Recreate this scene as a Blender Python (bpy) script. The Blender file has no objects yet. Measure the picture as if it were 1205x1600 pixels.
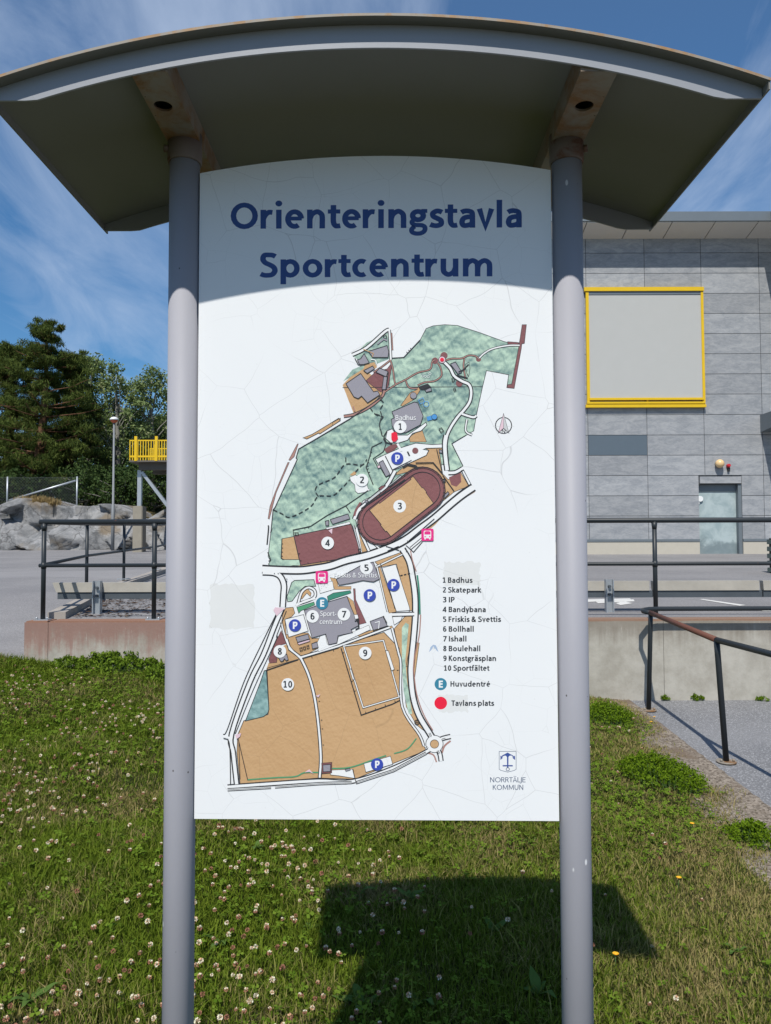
import bpy, bmesh, math, random
import numpy as np
from mathutils import Vector, Matrix, Euler
from mathutils.geometry import tessellate_polygon
random.seed(7); rng = np.random.default_rng(7)
R = math.radians
S = bpy.context.scene; C = S.collection

# ------------------------------------------------------------------ camera, sky, sun
F = 1204.0; EYE = 1.7
cd = bpy.data.cameras.new('camera'); cam = bpy.data.objects.new('camera', cd); C.objects.link(cam)
cd.sensor_fit = 'HORIZONTAL'; cd.sensor_width = 36; cd.lens = 36 * F / 1205
cd.clip_start = .02; cd.clip_end = 2000
ROT = Euler((R(92.4), 0, 0)).to_matrix() @ Matrix.Rotation(R(-.17), 3, 'Z')
cam.matrix_world = Matrix.Translation((0, 0, EYE)) @ ROT.to_4x4()
S.camera = cam
SUN_EL, SUN_AZ = R(52.6), R(193)          # clockwise from +Y
w = bpy.data.worlds.new('World'); S.world = w; w.use_nodes = True
wn, wl = w.node_tree.nodes, w.node_tree.links; wn.clear()
sky = wn.new('ShaderNodeTexSky'); sky.sky_type = 'NISHITA'; sky.sun_disc = False
sky.sun_elevation = SUN_EL; sky.sun_rotation = SUN_AZ; sky.air_density = 1.0; sky.dust_density = .3; sky.ozone_density = 2.5
hsv = wn.new('ShaderNodeHueSaturation'); hsv.inputs['Saturation'].default_value = 1.5; hsv.inputs['Value'].default_value = .95
wl.new(sky.outputs[0], hsv.inputs['Color'])
tc = wn.new('ShaderNodeTexCoord')
sep = wn.new('ShaderNodeSeparateXYZ'); wl.new(tc.outputs['Generated'], sep.inputs[0])
def wmath(op, a, b=None):
    n = wn.new('ShaderNodeMath'); n.operation = op
    for i, v in enumerate((a, b)):
        if v is None: continue
        if isinstance(v, (int, float)): n.inputs[i].default_value = v
        else: wl.new(v, n.inputs[i])
    return n.outputs[0]
zz = wmath('ADD', wmath('MAXIMUM', sep.outputs[2], 0.0), .12)      # clouds lie on a high flat layer
u_ = wmath('DIVIDE', sep.outputs[0], zz); v_ = wmath('DIVIDE', sep.outputs[1], zz)
cmb = wn.new('ShaderNodeCombineXYZ'); wl.new(u_, cmb.inputs[0]); wl.new(v_, cmb.inputs[1])
mp = wn.new('ShaderNodeMapping'); mp.inputs['Rotation'].default_value = (0, 0, R(28)); mp.inputs['Scale'].default_value = (1.15, .42, 1)
mp.inputs['Location'].default_value = (3.1, 1.35, 0)
wl.new(cmb.outputs[0], mp.inputs[0])
def wnoise(scale, det, rough, dist=0):
    n = wn.new('ShaderNodeTexNoise'); n.inputs['Scale'].default_value = scale; n.inputs['Detail'].default_value = det
    n.inputs['Roughness'].default_value = rough; n.inputs['Distortion'].default_value = dist
    wl.new(mp.outputs[0], n.inputs['Vector']); return n.outputs[0]
n1 = wnoise(.9, 4, .55, .4); n2 = wnoise(3.2, 9, .62, .7)
mixv = wmath('ADD', wmath('MULTIPLY', n1, .62), wmath('MULTIPLY', n2, .38))
rmp = wn.new('ShaderNodeMapRange'); rmp.inputs[1].default_value = .45; rmp.inputs[2].default_value = .64; rmp.inputs[3].default_value = .12; rmp.inputs[4].default_value = .60
wl.new(mixv, rmp.inputs[0])
mx = wn.new('ShaderNodeMix'); mx.data_type = 'RGBA'; wl.new(rmp.outputs[0], mx.inputs[0]); wl.new(hsv.outputs[0], mx.inputs[6])
mx.inputs[7].default_value = (5.6, 6.6, 8.3, 1)
bg = wn.new('ShaderNodeBackground'); bg.inputs[1].default_value = .092
out = wn.new('ShaderNodeOutputWorld'); wl.new(mx.outputs[2], bg.inputs[0]); wl.new(bg.outputs[0], out.inputs[0])
sd = bpy.data.lights.new('sun', 'SUN'); sd.energy = 4.2; sd.angle = R(.53); sd.color = (1, .955, .87)
sun = bpy.data.objects.new('sun', sd); C.objects.link(sun)
ldir = Vector((-math.sin(SUN_AZ) * math.cos(SUN_EL), -math.cos(SUN_AZ) * math.cos(SUN_EL), -math.sin(SUN_EL)))
sun.rotation_euler = ldir.to_track_quat('-Z', 'Y').to_euler(); sun.location = (-3, -12, 14)
S.view_settings.view_transform = 'Standard'; S.view_settings.look = 'None'
S.view_settings.exposure = .2; S.view_settings.gamma = 1

# ------------------------------------------------------------------ helpers
def ray(px, py): return ROT @ Vector(((px - 602.5) / F, -(py - 800) / F, -1))
def at(px, py, Y):                         # the point of the plane y = Y seen at a photo pixel
    d = ray(px, py); t = Y / d.y
    return Vector((d.x * t, Y, EYE + d.z * t))
def ground_at(px, py, fn):
    d = ray(px, py); t = 2.0
    for _ in range(60):
        p = Vector((0, 0, EYE)) + d * t; t += (p.z - fn(p.x, p.y)) / max(.02, -d.z + .03) * .5
    return Vector((0, 0, EYE)) + d * t
def tag(o, label=None, cat=None, group=None, kind=None):
    for k, v in (('label', label), ('category', cat), ('group', group), ('kind', kind)):
        if v: o[k] = v
    return o
def empty(name, loc, label, cat, group=None):
    o = bpy.data.objects.new(name, None); o.location = loc; o.empty_display_size = .1; C.objects.link(o)
    return tag(o, label, cat, group)
class MB:
    def __init__(s): s.v = []; s.f = []; s.m = []; s.sm = []
    def add(s, vs, fs, mi=0, smooth=False):
        b = len(s.v); s.v += [tuple(v) for v in vs]
        s.f += [tuple(b + i for i in f) for f in fs]; s.m += [mi] * len(fs); s.sm += [smooth] * len(fs)
    def box(s, a, b, mi=0):
        x0, y0, z0 = a; x1, y1, z1 = b
        s.add([(x0,y0,z0),(x1,y0,z0),(x1,y1,z0),(x0,y1,z0),(x0,y0,z1),(x1,y0,z1),(x1,y1,z1),(x0,y1,z1)],
              [(0,3,2,1),(4,5,6,7),(0,1,5,4),(1,2,6,5),(2,3,7,6),(3,0,4,7)], mi)
    def bar(s, p, q, wx, wy, mi=0, up=(0,0,1)):          # a rectangular bar from p to q
        p, q = Vector(p), Vector(q); d = (q - p).normalized(); u = Vector(up)
        if abs(d.dot(u)) > .95: u = Vector((0,1,0))
        a = d.cross(u).normalized() * wx / 2; b = a.cross(d).normalized() * wy / 2
        s.add([p-a-b, p+a-b, p+a+b, p-a+b, q-a-b, q+a-b, q+a+b, q-a+b],
              [(0,3,2,1),(4,5,6,7),(0,1,5,4),(1,2,6,5),(2,3,7,6),(3,0,4,7)], mi)
    def tube(s, pts, r, n=12, mi=0, caps=True):
        pts = [Vector(p) for p in pts]; rs = r if isinstance(r, (list, tuple)) else [r] * len(pts)
        vs = []; fs = []; ref = None
        for i, p in enumerate(pts):
            d = (pts[min(i+1, len(pts)-1)] - pts[max(i-1, 0)]).normalized()
            if ref is None:
                ref = d.orthogonal().normalized()
            ref = (ref - d * ref.dot(d)).normalized(); b = d.cross(ref)
            for k in range(n):
                t = 2*math.pi*k/n; vs.append(p + (ref*math.cos(t) + b*math.sin(t)) * rs[i])
        for i in range(len(pts)-1):
            for k in range(n):
                fs.append((i*n+k, i*n+(k+1)%n, (i+1)*n+(k+1)%n, (i+1)*n+k))
        s.add(vs, fs, mi, True)
        if caps:
            b = len(s.v) - len(vs)
            s.f += [tuple(b+k for k in reversed(range(n))), tuple(b+(len(pts)-1)*n+k for k in range(n))]
            s.m += [mi]*2; s.sm += [False]*2
    def build(s, name, mats, parent=None, bevel=0):
        me = bpy.data.meshes.new(name); me.from_pydata(s.v, [], s.f)
        for m in (mats if isinstance(mats, (list, tuple)) else [mats]): me.materials.append(m)
        me.polygons.foreach_set('material_index', s.m); me.polygons.foreach_set('use_smooth', s.sm); me.update()
        if bevel:
            bm = bmesh.new(); bm.from_mesh(me)
            bmesh.ops.bevel(bm, geom=list(bm.edges), offset=bevel, segments=2, affect='EDGES', clamp_overlap=True)
            bm.to_mesh(me); bm.free()
        o = bpy.data.objects.new(name, me); C.objects.link(o); attach(o, parent); return o
def attach(o, parent):
    if parent is not None:
        o.parent = parent; m = Matrix.Identity(4); p = parent
        while p is not None:
            m = p.matrix_basis @ m if p.parent is None else p.matrix_basis @ m; p = p.parent
        o.matrix_parent_inverse = Matrix.Identity(4)
        o.matrix_basis = m.inverted()       # geometry is given in world space
def npmesh(name, V, faces_flat, starts, totals, mats, parent=None, midx=None, smooth=False):
    me = bpy.data.meshes.new(name); me.vertices.add(len(V)); me.vertices.foreach_set('co', V.astype(np.float32).ravel())
    me.loops.add(len(faces_flat)); me.loops.foreach_set('vertex_index', faces_flat.astype(np.int32))
    me.polygons.add(len(starts)); me.polygons.foreach_set('loop_start', starts.astype(np.int32))
    try: me.polygons.foreach_set('loop_total', totals.astype(np.int32))
    except Exception: pass
    for m in (mats if isinstance(mats, (list, tuple)) else [mats]): me.materials.append(m)
    if midx is not None: me.polygons.foreach_set('material_index', midx.astype(np.int32))
    if smooth: me.polygons.foreach_set('use_smooth', np.ones(len(starts), bool))
    me.update(calc_edges=True); me.validate()
    o = bpy.data.objects.new(name, me); C.objects.link(o); attach(o, parent); return o
def quads(name, V, mats, parent=None, midx=None):        # V: (n,4,3)
    n = len(V); return npmesh(name, V.reshape(-1,3), np.arange(4*n), np.arange(n)*4, np.full(n,4), mats, parent, midx)

# ------------------------------------------------------------------ materials
class NT:
    def __init__(s, name, rough=.6, spec=.4, metal=0):
        s.mat = bpy.data.materials.new(name); s.mat.use_nodes = True; s.n = s.mat.node_tree.nodes; s.l = s.mat.node_tree.links
        s.b = s.n['Principled BSDF']; s.b.inputs['Roughness'].default_value = rough
        s.b.inputs['Specular IOR Level'].default_value = spec; s.b.inputs['Metallic'].default_value = metal
        s.tc = s.n.new('ShaderNodeTexCoord').outputs['Object']; s.geo = s.n.new('ShaderNodeNewGeometry')
    def link(s, a, sock):
        if isinstance(a, (int, float)): sock.default_value = a
        elif isinstance(a, (tuple, list)): sock.default_value = (*a, 1)[:4] if len(sock.default_value) == 4 else a
        else: s.l.new(a, sock)
    def math(s, op, a, b=0.0, c=None, clamp=False):
        n = s.n.new('ShaderNodeMath'); n.operation = op; n.use_clamp = clamp
        s.link(a, n.inputs[0]); s.link(b, n.inputs[1])
        if c is not None: s.link(c, n.inputs[2])
        return n.outputs[0]
    def pos(s): return s.geo.outputs['Position']
    def map(s, v, scale=(1,1,1), loc=(0,0,0), rot=(0,0,0)):
        n = s.n.new('ShaderNodeMapping'); n.inputs['Scale'].default_value = scale; n.inputs['Location'].default_value = loc; n.inputs['Rotation'].default_value = rot
        s.l.new(v, n.inputs[0]); return n.outputs[0]
    def noise(s, v, scale, det=4, rough=.55, dist=0, color=False):
        n = s.n.new('ShaderNodeTexNoise'); n.inputs['Scale'].default_value = scale; n.inputs['Detail'].default_value = det
        n.inputs['Roughness'].default_value = rough; n.inputs['Distortion'].default_value = dist; s.l.new(v, n.inputs['Vector'])
        return n.outputs[1 if color else 0]
    def voro(s, v, scale, feature='F1', out=0, rnd=1):
        n = s.n.new('ShaderNodeTexVoronoi'); n.feature = feature; n.inputs['Scale'].default_value = scale; n.inputs['Randomness'].default_value = rnd
        s.l.new(v, n.inputs['Vector']); return n.outputs[out]
    def ramp(s, f, a, b, lo=0., hi=1., smooth=True):
        n = s.n.new('ShaderNodeMapRange'); n.interpolation_type = 'SMOOTHSTEP' if smooth else 'LINEAR'
        s.link(f, n.inputs[0]); n.inputs[1].default_value = a; n.inputs[2].default_value = b; n.inputs[3].default_value = lo; n.inputs[4].default_value = hi
        return n.outputs[0]
    def mix(s, f, a, b, mode='MIX'):
        n = s.n.new('ShaderNodeMix'); n.data_type = 'RGBA'; n.blend_type = mode
        s.link(f, n.inputs[0]); s.link(a, n.inputs[6]); s.link(b, n.inputs[7]); return n.outputs[2]
    def xyz(s, v):
        n = s.n.new('ShaderNodeSeparateXYZ'); s.l.new(v, n.inputs[0]); return n.outputs
    def rnd(s): return s.geo.outputs['Random Per Island']
    def col(s, c): s.link(c, s.b.inputs['Base Color'])
    def bump(s, h, strength=.3, dist=.01):
        n = s.n.new('ShaderNodeBump'); n.inputs['Strength'].default_value = strength; n.inputs['Distance'].default_value = dist
        s.l.new(h, n.inputs['Height']); s.l.new(n.outputs[0], s.b.inputs['Normal'])
def vary(name, c, amt=.12, scale=8, rough=.6, spec=.35, metal=0, bump=0, bscale=60):
    t = NT(name, rough, spec, metal); p = t.pos(); n = t.noise(p, scale, 5, .6)
    t.col(t.mix(n, tuple(x*(1-amt) for x in c), tuple(min(1, x*(1+amt)) for x in c)))
    if bump: t.bump(t.noise(p, bscale, 4), bump, .004)
    return t.mat
def flat(name, c, rough=.45, spec=.35):
    return vary(name, c, .05, 25, rough, spec)
M = {}
def m_panel():
    t = NT('panel white print', .38, .35); p = t.pos()
    warp = t.noise(p, 5, 3, .5, color=True); v = t.mix(.045, p, warp, 'ADD')
    e1 = t.voro(v, 9, 'DISTANCE_TO_EDGE'); e2 = t.voro(v, 17, 'DISTANCE_TO_EDGE')
    gate = t.ramp(t.noise(p, 6, 2), .46, .6); gate1 = t.ramp(t.noise(t.map(p, (1,1,1), (5,2,1)), 5, 2), .33, .5)
    c1 = t.math('MULTIPLY', t.ramp(e1, .001, .006, 1, 0), gate1); c2 = t.math('MULTIPLY', t.ramp(e2, .001, .006, .5, 0), gate)
    cr = t.math('MULTIPLY', t.math('MAXIMUM', c1, c2), .42)
    spk = t.math('MULTIPLY', t.ramp(t.voro(p, 75), .05, .09, 1, 0), t.ramp(t.noise(p, 22, 2), .5, .7))
    base = t.mix(t.noise(p, 4, 5), (.75,.765,.785), (.79,.805,.82))
    t.col(t.mix(t.math('MULTIPLY', spk, .3), t.mix(cr, base, (.36,.36,.37)), (.42,.42,.42)))
    return t.mat
M['panel'] = m_panel()
def printmat(name, c, hill=0, dark=None, scale=60):
    t = NT('print ' + name, .42, .3); p = t.pos()
    if hill:
        v = t.map(p, (1,1,1), (0,0,0), (0, R(35), 0))
        def hs(sc, det, st):
            a = t.noise(v, sc, det, .55, .3); b = t.noise(t.map(v, (1,1,1), (.3/sc, 0, .3/sc)), sc, det, .55, .3)
            return t.ramp(t.math('SUBTRACT', a, b), -st, st, 0, 1, False)
        big = t.ramp(t.noise(p, 4.5, 2, .5), .36, .64); f = t.math('ADD', t.math('MULTIPLY', hs(scale*1.35, 6, .20), .72), t.math('MULTIPLY', hs(scale*.45, 3, .2), .28))
        k = t.math('ADD', t.math('MULTIPLY', t.math('SUBTRACT', f, .5), hill), t.math('ADD', .44, t.math('MULTIPLY', big, .36)), clamp=True)
        colr = t.mix(k, dark, c)
    else: colr = t.mix(t.noise(p, 40, 4), tuple(x*.95 for x in c), c)
    warp = t.noise(p, 5, 3, .5, color=True); v = t.mix(.045, p, warp, 'ADD')
    e1 = t.voro(v, 9, 'DISTANCE_TO_EDGE')
    t.col(t.mix(t.math('MULTIPLY', t.ramp(e1, .002, .0065, 1, 0), .22), colr, tuple(x*.45 for x in c)))
    return t.mat
PC = dict(forest=((.50,.66,.53), 1.15, (.11,.20,.205)), teal=((.30,.46,.45), 1.2, (.10,.20,.21)), orange=((.57,.365,.195), .9, (.47,.285,.14)),
          brown=((.25,.105,.11), 1, (.19,.076,.08)), gray=((.30,.29,.335),), dark=((.035,.037,.042),), white=((.8,.81,.82),), lgray=((.56,.57,.58),),
          walk=((.40,.22,.19),), green=((.09,.32,.17),), dgreen=((.05,.24,.17),), title=((.026,.068,.235),), text=((.04,.047,.056),), park=((.045,.075,.40),),
          entr=((.045,.22,.33),), pink=((.76,.035,.24),), red=((.78,.02,.055),), pool=((.08,.29,.62),), emblem=((.045,.085,.30),), crest=((.055,.09,.17),),
          palepink=((.72,.53,.60),), paleblue=((.36,.46,.62),), residue=((.715,.725,.725),))
for k, v in PC.items():
    M[k] = printmat(k, v[0], v[1] if len(v) > 1 else 0, v[2] if len(v) > 2 else None, 120 if k in ('orange', 'brown') else 48)
def m_post():
    t = NT('post grey paint', .55, .3); p = t.pos()
    base = t.mix(t.noise(t.map(p, (1,1,.3)), 14, 5), (.295,.295,.33), (.335,.335,.372))
    chip = t.math('MULTIPLY', t.ramp(t.voro(t.map(p, (1,1,.45)), 30), .06, .1, 1, 0), t.ramp(t.noise(p, 9, 2), .56, .62))
    dk = t.math('MULTIPLY', t.ramp(t.voro(t.map(p, (1,1,.7), (.3,.7,.1)), 38), .04, .07, 1, 0), t.ramp(t.noise(p, 6, 2), .54, .6))
    t.col(t.mix(dk, t.mix(chip, base, (.75,.75,.76)), (.08,.075,.07))); t.bump(t.noise(p, 90, 3), .04, .002); return t.mat
M['post'] = m_post()
def rusty(name, c, rust=(.10,.042,.016), lo=.5, hi=.68, scale=16, rough=.55):
    t = NT(name, rough, .3); p = t.pos(); n = t.noise(p, scale, 7, .65, .4)
    t.col(t.mix(t.ramp(n, lo, hi), t.mix(t.noise(p, 5, 4), tuple(x*.85 for x in c), c), t.mix(t.noise(p, 70, 3), rust, tuple(x*1.9 for x in rust))))
    t.bump(n, .12, .003); return t.mat
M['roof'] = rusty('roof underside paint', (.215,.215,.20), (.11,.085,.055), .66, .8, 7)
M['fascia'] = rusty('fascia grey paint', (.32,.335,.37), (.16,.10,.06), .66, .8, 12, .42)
M['roof_edge'] = rusty('roof edge rusted', (.30,.27,.23), (.22,.13,.06), .45, .6, 20)
M['bracket'] = rusty('bracket rusted paint', (.27,.24,.20), (.15,.075,.028), .42, .64, 11)
M['collar'] = rusty('collar rusted paint', (.20,.165,.155), (.09,.038,.018), .46, .66, 18)
M['hole'] = flat('hole dark', (.012,.011,.01), .9)
M['steel_dark'] = rusty('railing dark paint', (.028,.034,.04), (.16,.055,.03), .69, .78, 9, .42)
M['rail_rust'] = rusty('handrail rust primer', (.15,.062,.042), (.09,.035,.022), .5, .7, 14, .6)
M['galv'] = vary('galvanised steel', (.40,.43,.46), .22, 18, .42, .5, .55)
M['galv_dark'] = vary('weathered galvanised beam', (.085,.10,.115), .2, 10, .5, .4, .3)
def m_concrete():
    t = NT('concrete wall', .85, .2); p = t.pos(); x, y, z = t.xyz(p)
    n = t.noise(p, 3, 6, .62); base = t.mix(t.ramp(t.noise(p, 5, 8, .7), .3, .7), (.31,.29,.25), (.42,.40,.355))
    st = t.noise(t.map(p, (9,9,.5)), 2.2, 5, .6)                                   # vertical runs
    top = t.ramp(t.math('ADD', z, t.math('MULTIPLY', st, .34)), .86, 1.1)
    base = t.mix(t.math('MULTIPLY', top, .62), base, (.17,.14,.11))
    redm = t.math('MULTIPLY', t.ramp(t.math('ADD', z, t.math('ADD', t.math('MULTIPLY', t.noise(t.map(p, (3,3,1.6)), 1.3, 8, .75), .7), t.math('MULTIPLY', st, .35))), 1.12, 1.36), t.ramp(x, -.4, -1.6))
    base = t.mix(t.math('MULTIPLY', redm, .78), base, (.27,.15,.125))
    wht = t.math('MULTIPLY', t.ramp(t.noise(t.map(p, (22,22,2.2)), 3, 4), .62, .72), t.ramp(z, .5, .8))
    base = t.mix(t.math('MULTIPLY', wht, .45), base, (.52,.47,.43))
    cap = t.ramp(t.math('ADD', z, t.math('MULTIPLY', n, .02)), .955, .966)
    base = t.mix(t.math('MULTIPLY', cap, .7), base, (.25,.13,.08))
    t.col(base); t.bump(t.math('ADD', t.noise(p, 45, 5), t.math('MULTIPLY', n, 2.)), .25, .006); return t.mat
M['concrete'] = m_concrete()
def m_asphalt(name, c0, c1, stone=.5):
    t = NT(name, .9, .25); p = t.pos()
    big = t.noise(p, .7, 5, .6); fine = t.noise(p, 55, 4, .7); sp = t.voro(p, 130, 'F1', 1)
    g = t.xyz(sp)[0]
    base = t.mix(t.ramp(big, .3, .7), c0, c1)
    base = t.mix(t.math('MULTIPLY', t.ramp(fine, .35, .7), .5), base, tuple(x*.6 for x in c0))
    base = t.mix(t.math('MULTIPLY', t.ramp(g, .72, .95), stone), base, tuple(min(1, x*1.9) for x in c1))
    pat = t.ramp(t.noise(t.map(p, (.25,1,1)), .45, 4, .6), .52, .62)
    base = t.mix(t.math('MULTIPLY', pat, .35), base, tuple(x*1.25 for x in c1))
    t.col(base); t.bump(t.math('ADD', fine, g), .35, .006); return t.mat
M['yard'] = m_asphalt('asphalt yard', (.205,.20,.205), (.26,.253,.255), .25)
M['path'] = m_asphalt('asphalt path', (.16,.162,.17), (.21,.21,.215), .75)
def m_gravel():
    t = NT('gravel verge', .95, .15); p = t.pos(); c = t.voro(p, 70, 'F1', 1); x = t.xyz(c)
    base = t.mix(x[0], (.10,.08,.06), (.33,.28,.23)); base = t.mix(t.ramp(t.noise(p, 4, 4), .45, .65), base, (.17,.13,.095))
    t.col(base); t.bump(t.voro(p, 70), .6, .01); return t.mat
M['gravel'] = m_gravel()
def m_soil():
    t = NT('lawn soil and thatch', .95, .1); p = t.pos(); n = t.noise(p, 2.2, 5, .6)
    base = t.mix(t.ramp(n, .35, .65), (.035,.048,.012), (.085,.075,.03)); t.col(t.mix(t.noise(p, 60, 4), tuple((.02,.025,.008)), base)); t.bump(t.noise(p, 40, 5), .5, .02); return t.mat
M['soil'] = m_soil()
def m_leaf(name, a, b, dry=None, drylo=.55, dryhi=.7, trans=.35, nscale=1.3, rough=.5, dryside=None):
    t = NT(name, .7, .08); p = t.pos(); r = t.rnd()
    c = t.mix(r, a, b); n = t.noise(p, nscale, 4, .6)
    if dry:
        k = t.ramp(t.math('ADD', n, t.math('MULTIPLY', t.math('SUBTRACT', r, .5), .28)), drylo, dryhi)
        if dryside:
            x = t.xyz(p)[0]; k = t.math('MAXIMUM', k, t.math('MULTIPLY', t.ramp(t.math('ADD', t.math('MULTIPLY', x, .22), t.math('MULTIPLY', t.math('FRACT', t.math('MULTIPLY', r, 7.31)), .6)), .42, .85), dryside))
        c = t.mix(k, c, dry)
    t.col(c)
    tr = t.n.new('ShaderNodeBsdfTranslucent'); t.l.new(c, tr.inputs[0]); ms = t.n.new('ShaderNodeMixShader'); ms.inputs[0].default_value = trans
    o = t.n['Material Output']; t.l.new(t.b.outputs[0], ms.inputs[1]); t.l.new(tr.outputs[0], ms.inputs[2]); t.l.new(ms.outputs[0], o.inputs[0]); return t.mat
M['grass'] = m_leaf('grass blades', (.085,.135,.010), (.205,.27,.028), (.36,.29,.125), .53, .70, .38, 1.4, .5, .95)
M['clover'] = m_leaf('clover leaves', (.08,.145,.010), (.175,.255,.028), None, trans=.3)
M['weed'] = m_leaf('weed leaves', (.085,.155,.006), (.17,.26,.015), None, trans=.35)
M['dock'] = m_leaf('broad leaves', (.07,.14,.025), (.13,.21,.05), (.22,.17,.06), .68, .8, .3)
M['pine'] = m_leaf('pine needles', (.04,.066,.016), (.115,.148,.032), (.14,.105,.04), .62, .76, .2, .9)
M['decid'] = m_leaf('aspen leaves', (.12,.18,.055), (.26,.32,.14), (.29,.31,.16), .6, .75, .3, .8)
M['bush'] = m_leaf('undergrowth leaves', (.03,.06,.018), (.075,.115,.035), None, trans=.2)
M['straw'] = m_leaf('dry straw', (.28,.20,.09), (.36,.27,.13), None, trans=.3)
def m_flower():
    t = NT('clover florets', .7, .2); r = t.rnd(); c = t.mix(t.ramp(r, .35, .8), (.74,.72,.56), (.60,.36,.22)); t.col(c); return t.mat
M['floret'] = m_flower(); M['floret_old'] = vary('withered florets', (.30,.14,.085), .3, 30, .8)
M['yellow_flower'] = vary('yellow petals', (.75,.40,.02), .15, 90, .7); M['stem'] = vary('green stem', (.07,.13,.03), .2, 30)
M['pinebark'] = vary('pine bark', (.13,.07,.042), .4, 3, .9, .1, 0, .5, 12); M['bark'] = vary('grey bark', (.22,.215,.19), .3, 4, .9, .1, 0, .5, 12)
def m_rock():
    t = NT('blasted rock', .85, .2); p = t.pos(); n = t.noise(p, 1.6, 8, .68, .5)
    base = t.mix(t.ramp(n, .32, .68), (.13,.135,.14), (.31,.31,.315)); base = t.mix(t.ramp(t.noise(t.map(p, (1,1,1), (3,1,2)), .55, 4), .5, .64), base, (.17,.14,.105))
    f2 = t.noise(t.map(p, (1,1,2.2), (0,0,0), (0,.6,.3)), 3.2, 8, .75, 1.5)
    base = t.mix(t.math('MULTIPLY', t.ramp(f2, .54, .66), .45), base, (.36,.36,.36))
    cr2 = t.ramp(t.voro(t.mix(.5, p, t.noise(p, 1.6, 4, color=True), 'ADD'), .95, 'DISTANCE_TO_EDGE'), .0, .022, .6, 0)
    t.col(t.mix(cr2, base, (.04,.038,.036))); t.bump(t.math('ADD', n, f2), .6, .06); return t.mat
M['rock'] = m_rock()
def m_hill():
    t = NT('hill ground cover', .95, .1); p = t.pos(); n = t.noise(p, .5, 6, .65); t.col(t.mix(t.ramp(n, .4, .6), (.035,.05,.018), (.14,.11,.05))); t.bump(n, .5, .1); return t.mat
M['hill'] = m_hill()
def m_clad():
    t = NT('stone cladding', .55, .35); p = t.pos(); r = t.rnd()
    n = t.noise(t.map(p, (1,1,2.6)), 2.2, 8, .68, .8); f = t.noise(t.map(p, (1,1,3)), 11, 5, .65, .5)
    base = t.mix(t.ramp(t.math('ADD', t.math('MULTIPLY', n, .7), t.math('MULTIPLY', f, .4)), .34, .76), (.215,.23,.252), (.36,.368,.382))
    v = t.math('ADD', .88, t.math('MULTIPLY', r, .2)); 
    b = t.n.new('ShaderNodeHueSaturation'); b.inputs['Saturation'].default_value = 1; t.l.new(v, b.inputs['Value']); t.l.new(base, b.inputs['Color'])
    t.col(b.outputs[0]); t.bump(f, .06, .004); return t.mat
M['clad'] = m_clad()
M['clad_dark'] = vary('dark blue-grey cladding panel', (.095,.125,.155), .06, 5, .45)
M['joint'] = flat('joint shadow gap', (.075,.08,.088), .8)
M['soffit'] = vary('soffit panel', (.58,.56,.52), .05, 2, .6); M['roofmetal'] = vary('roof fascia metal', (.15,.175,.195), .08, 3, .45, .4, .2)
M['plinth'] = vary('cream plinth', (.44,.41,.35), .08, 5, .8); M['yellow'] = vary('yellow paint', (.66,.43,.012), .08, 6, .4)
M['fabric'] = vary('grey sunscreen fabric', (.42,.425,.415), .03, 3, .75, .2); M['white_metal'] = vary('white metal', (.72,.74,.75), .05, 8, .4)
def m_door():
    t = NT('pale weathered door', .4, .4); p = t.pos(); x, y, z = t.xyz(p); n = t.noise(p, 2.6, 6, .65, .4)
    base = t.mix(t.ramp(n, .35, .65), (.27,.34,.355), (.38,.45,.46)); d = t.ramp(t.math('ADD', z, t.math('MULTIPLY', n, 1.1)), 2.45, 2.15)
    t.col(t.mix(t.math('MULTIPLY', d, .6), base, (.10,.13,.145))); return t.mat
M['door'] = m_door()
M['lampcream'] = vary('cream lamp glass', (.72,.50,.25), .06, 9, .3, .5); M['redplastic'] = vary('red plastic', (.45,.02,.03), .1, 9, .35)
M['whitepaint'] = vary('worn road paint', (.62,.61,.58), .18, 6, .8); M['wood'] = vary('weathered wood', (.37,.35,.31), .22, 6, .8, .2, 0, .3, 30)
M['slat'] = vary('grey green slats', (.10,.13,.115), .15, 10, .6); M['black'] = flat('black plastic', (.015,.016,.017), .5)
M['deck'] = vary('walkway deck', (.11,.10,.085), .2, 6, .8); M['orange_cap'] = vary('red orange lamp band', (.55,.13,.06), .1, 9, .4)
M['wire'] = vary('fence wire', (.09,.10,.10), .1, 9, .5, .4, .4)

# ------------------------------------------------------------------ ground shapes
WY = 7.5                                                # front face of the retaining wall
def sm(t): t = min(1, max(0, t)); return t*t*(3-2*t)
def bumps(x, y): return .018*math.sin(2.1*x+1.3*y) + .014*math.sin(3.7*x-2.2*y+1) + .01*math.sin(6.1*y+1.7*x)
def path_z(x, y): return .174 + .036*(min(y, 7.5)-7.1) if y > 0 else -.08
def edge_x(y): return 2.31 - .37*min(1.25, max(0, (7.1-y)/3)) + .03*math.sin(4*y) + .02*math.sin(9*y+1)
def lawn_z(x, y):
    t = min(1, max(0, (y-2.1)/5.4))
    h = min(.62, .365 - .057*max(x, -4.4)); z = .085*(1-t) + h*t; k = sm((x-1.5)/.85)
    return (z + bumps(x, y)*(.4+.6*sm((2.3-x)/.6)))*(1-k) + path_z(x, y)*k
XL = -3.5                                               # left end of the retaining wall
def yard_z(x, y):
    b = .955 + .0282*(y-7.6) if y < 32 else .955 + .0282*24.4
    if x < XL and y < 11:
        k = sm((y-7.3)/3.6); l = lawn_z(x, 7.5) - .02
        return l*(1-k) + b*k
    return b
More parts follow.
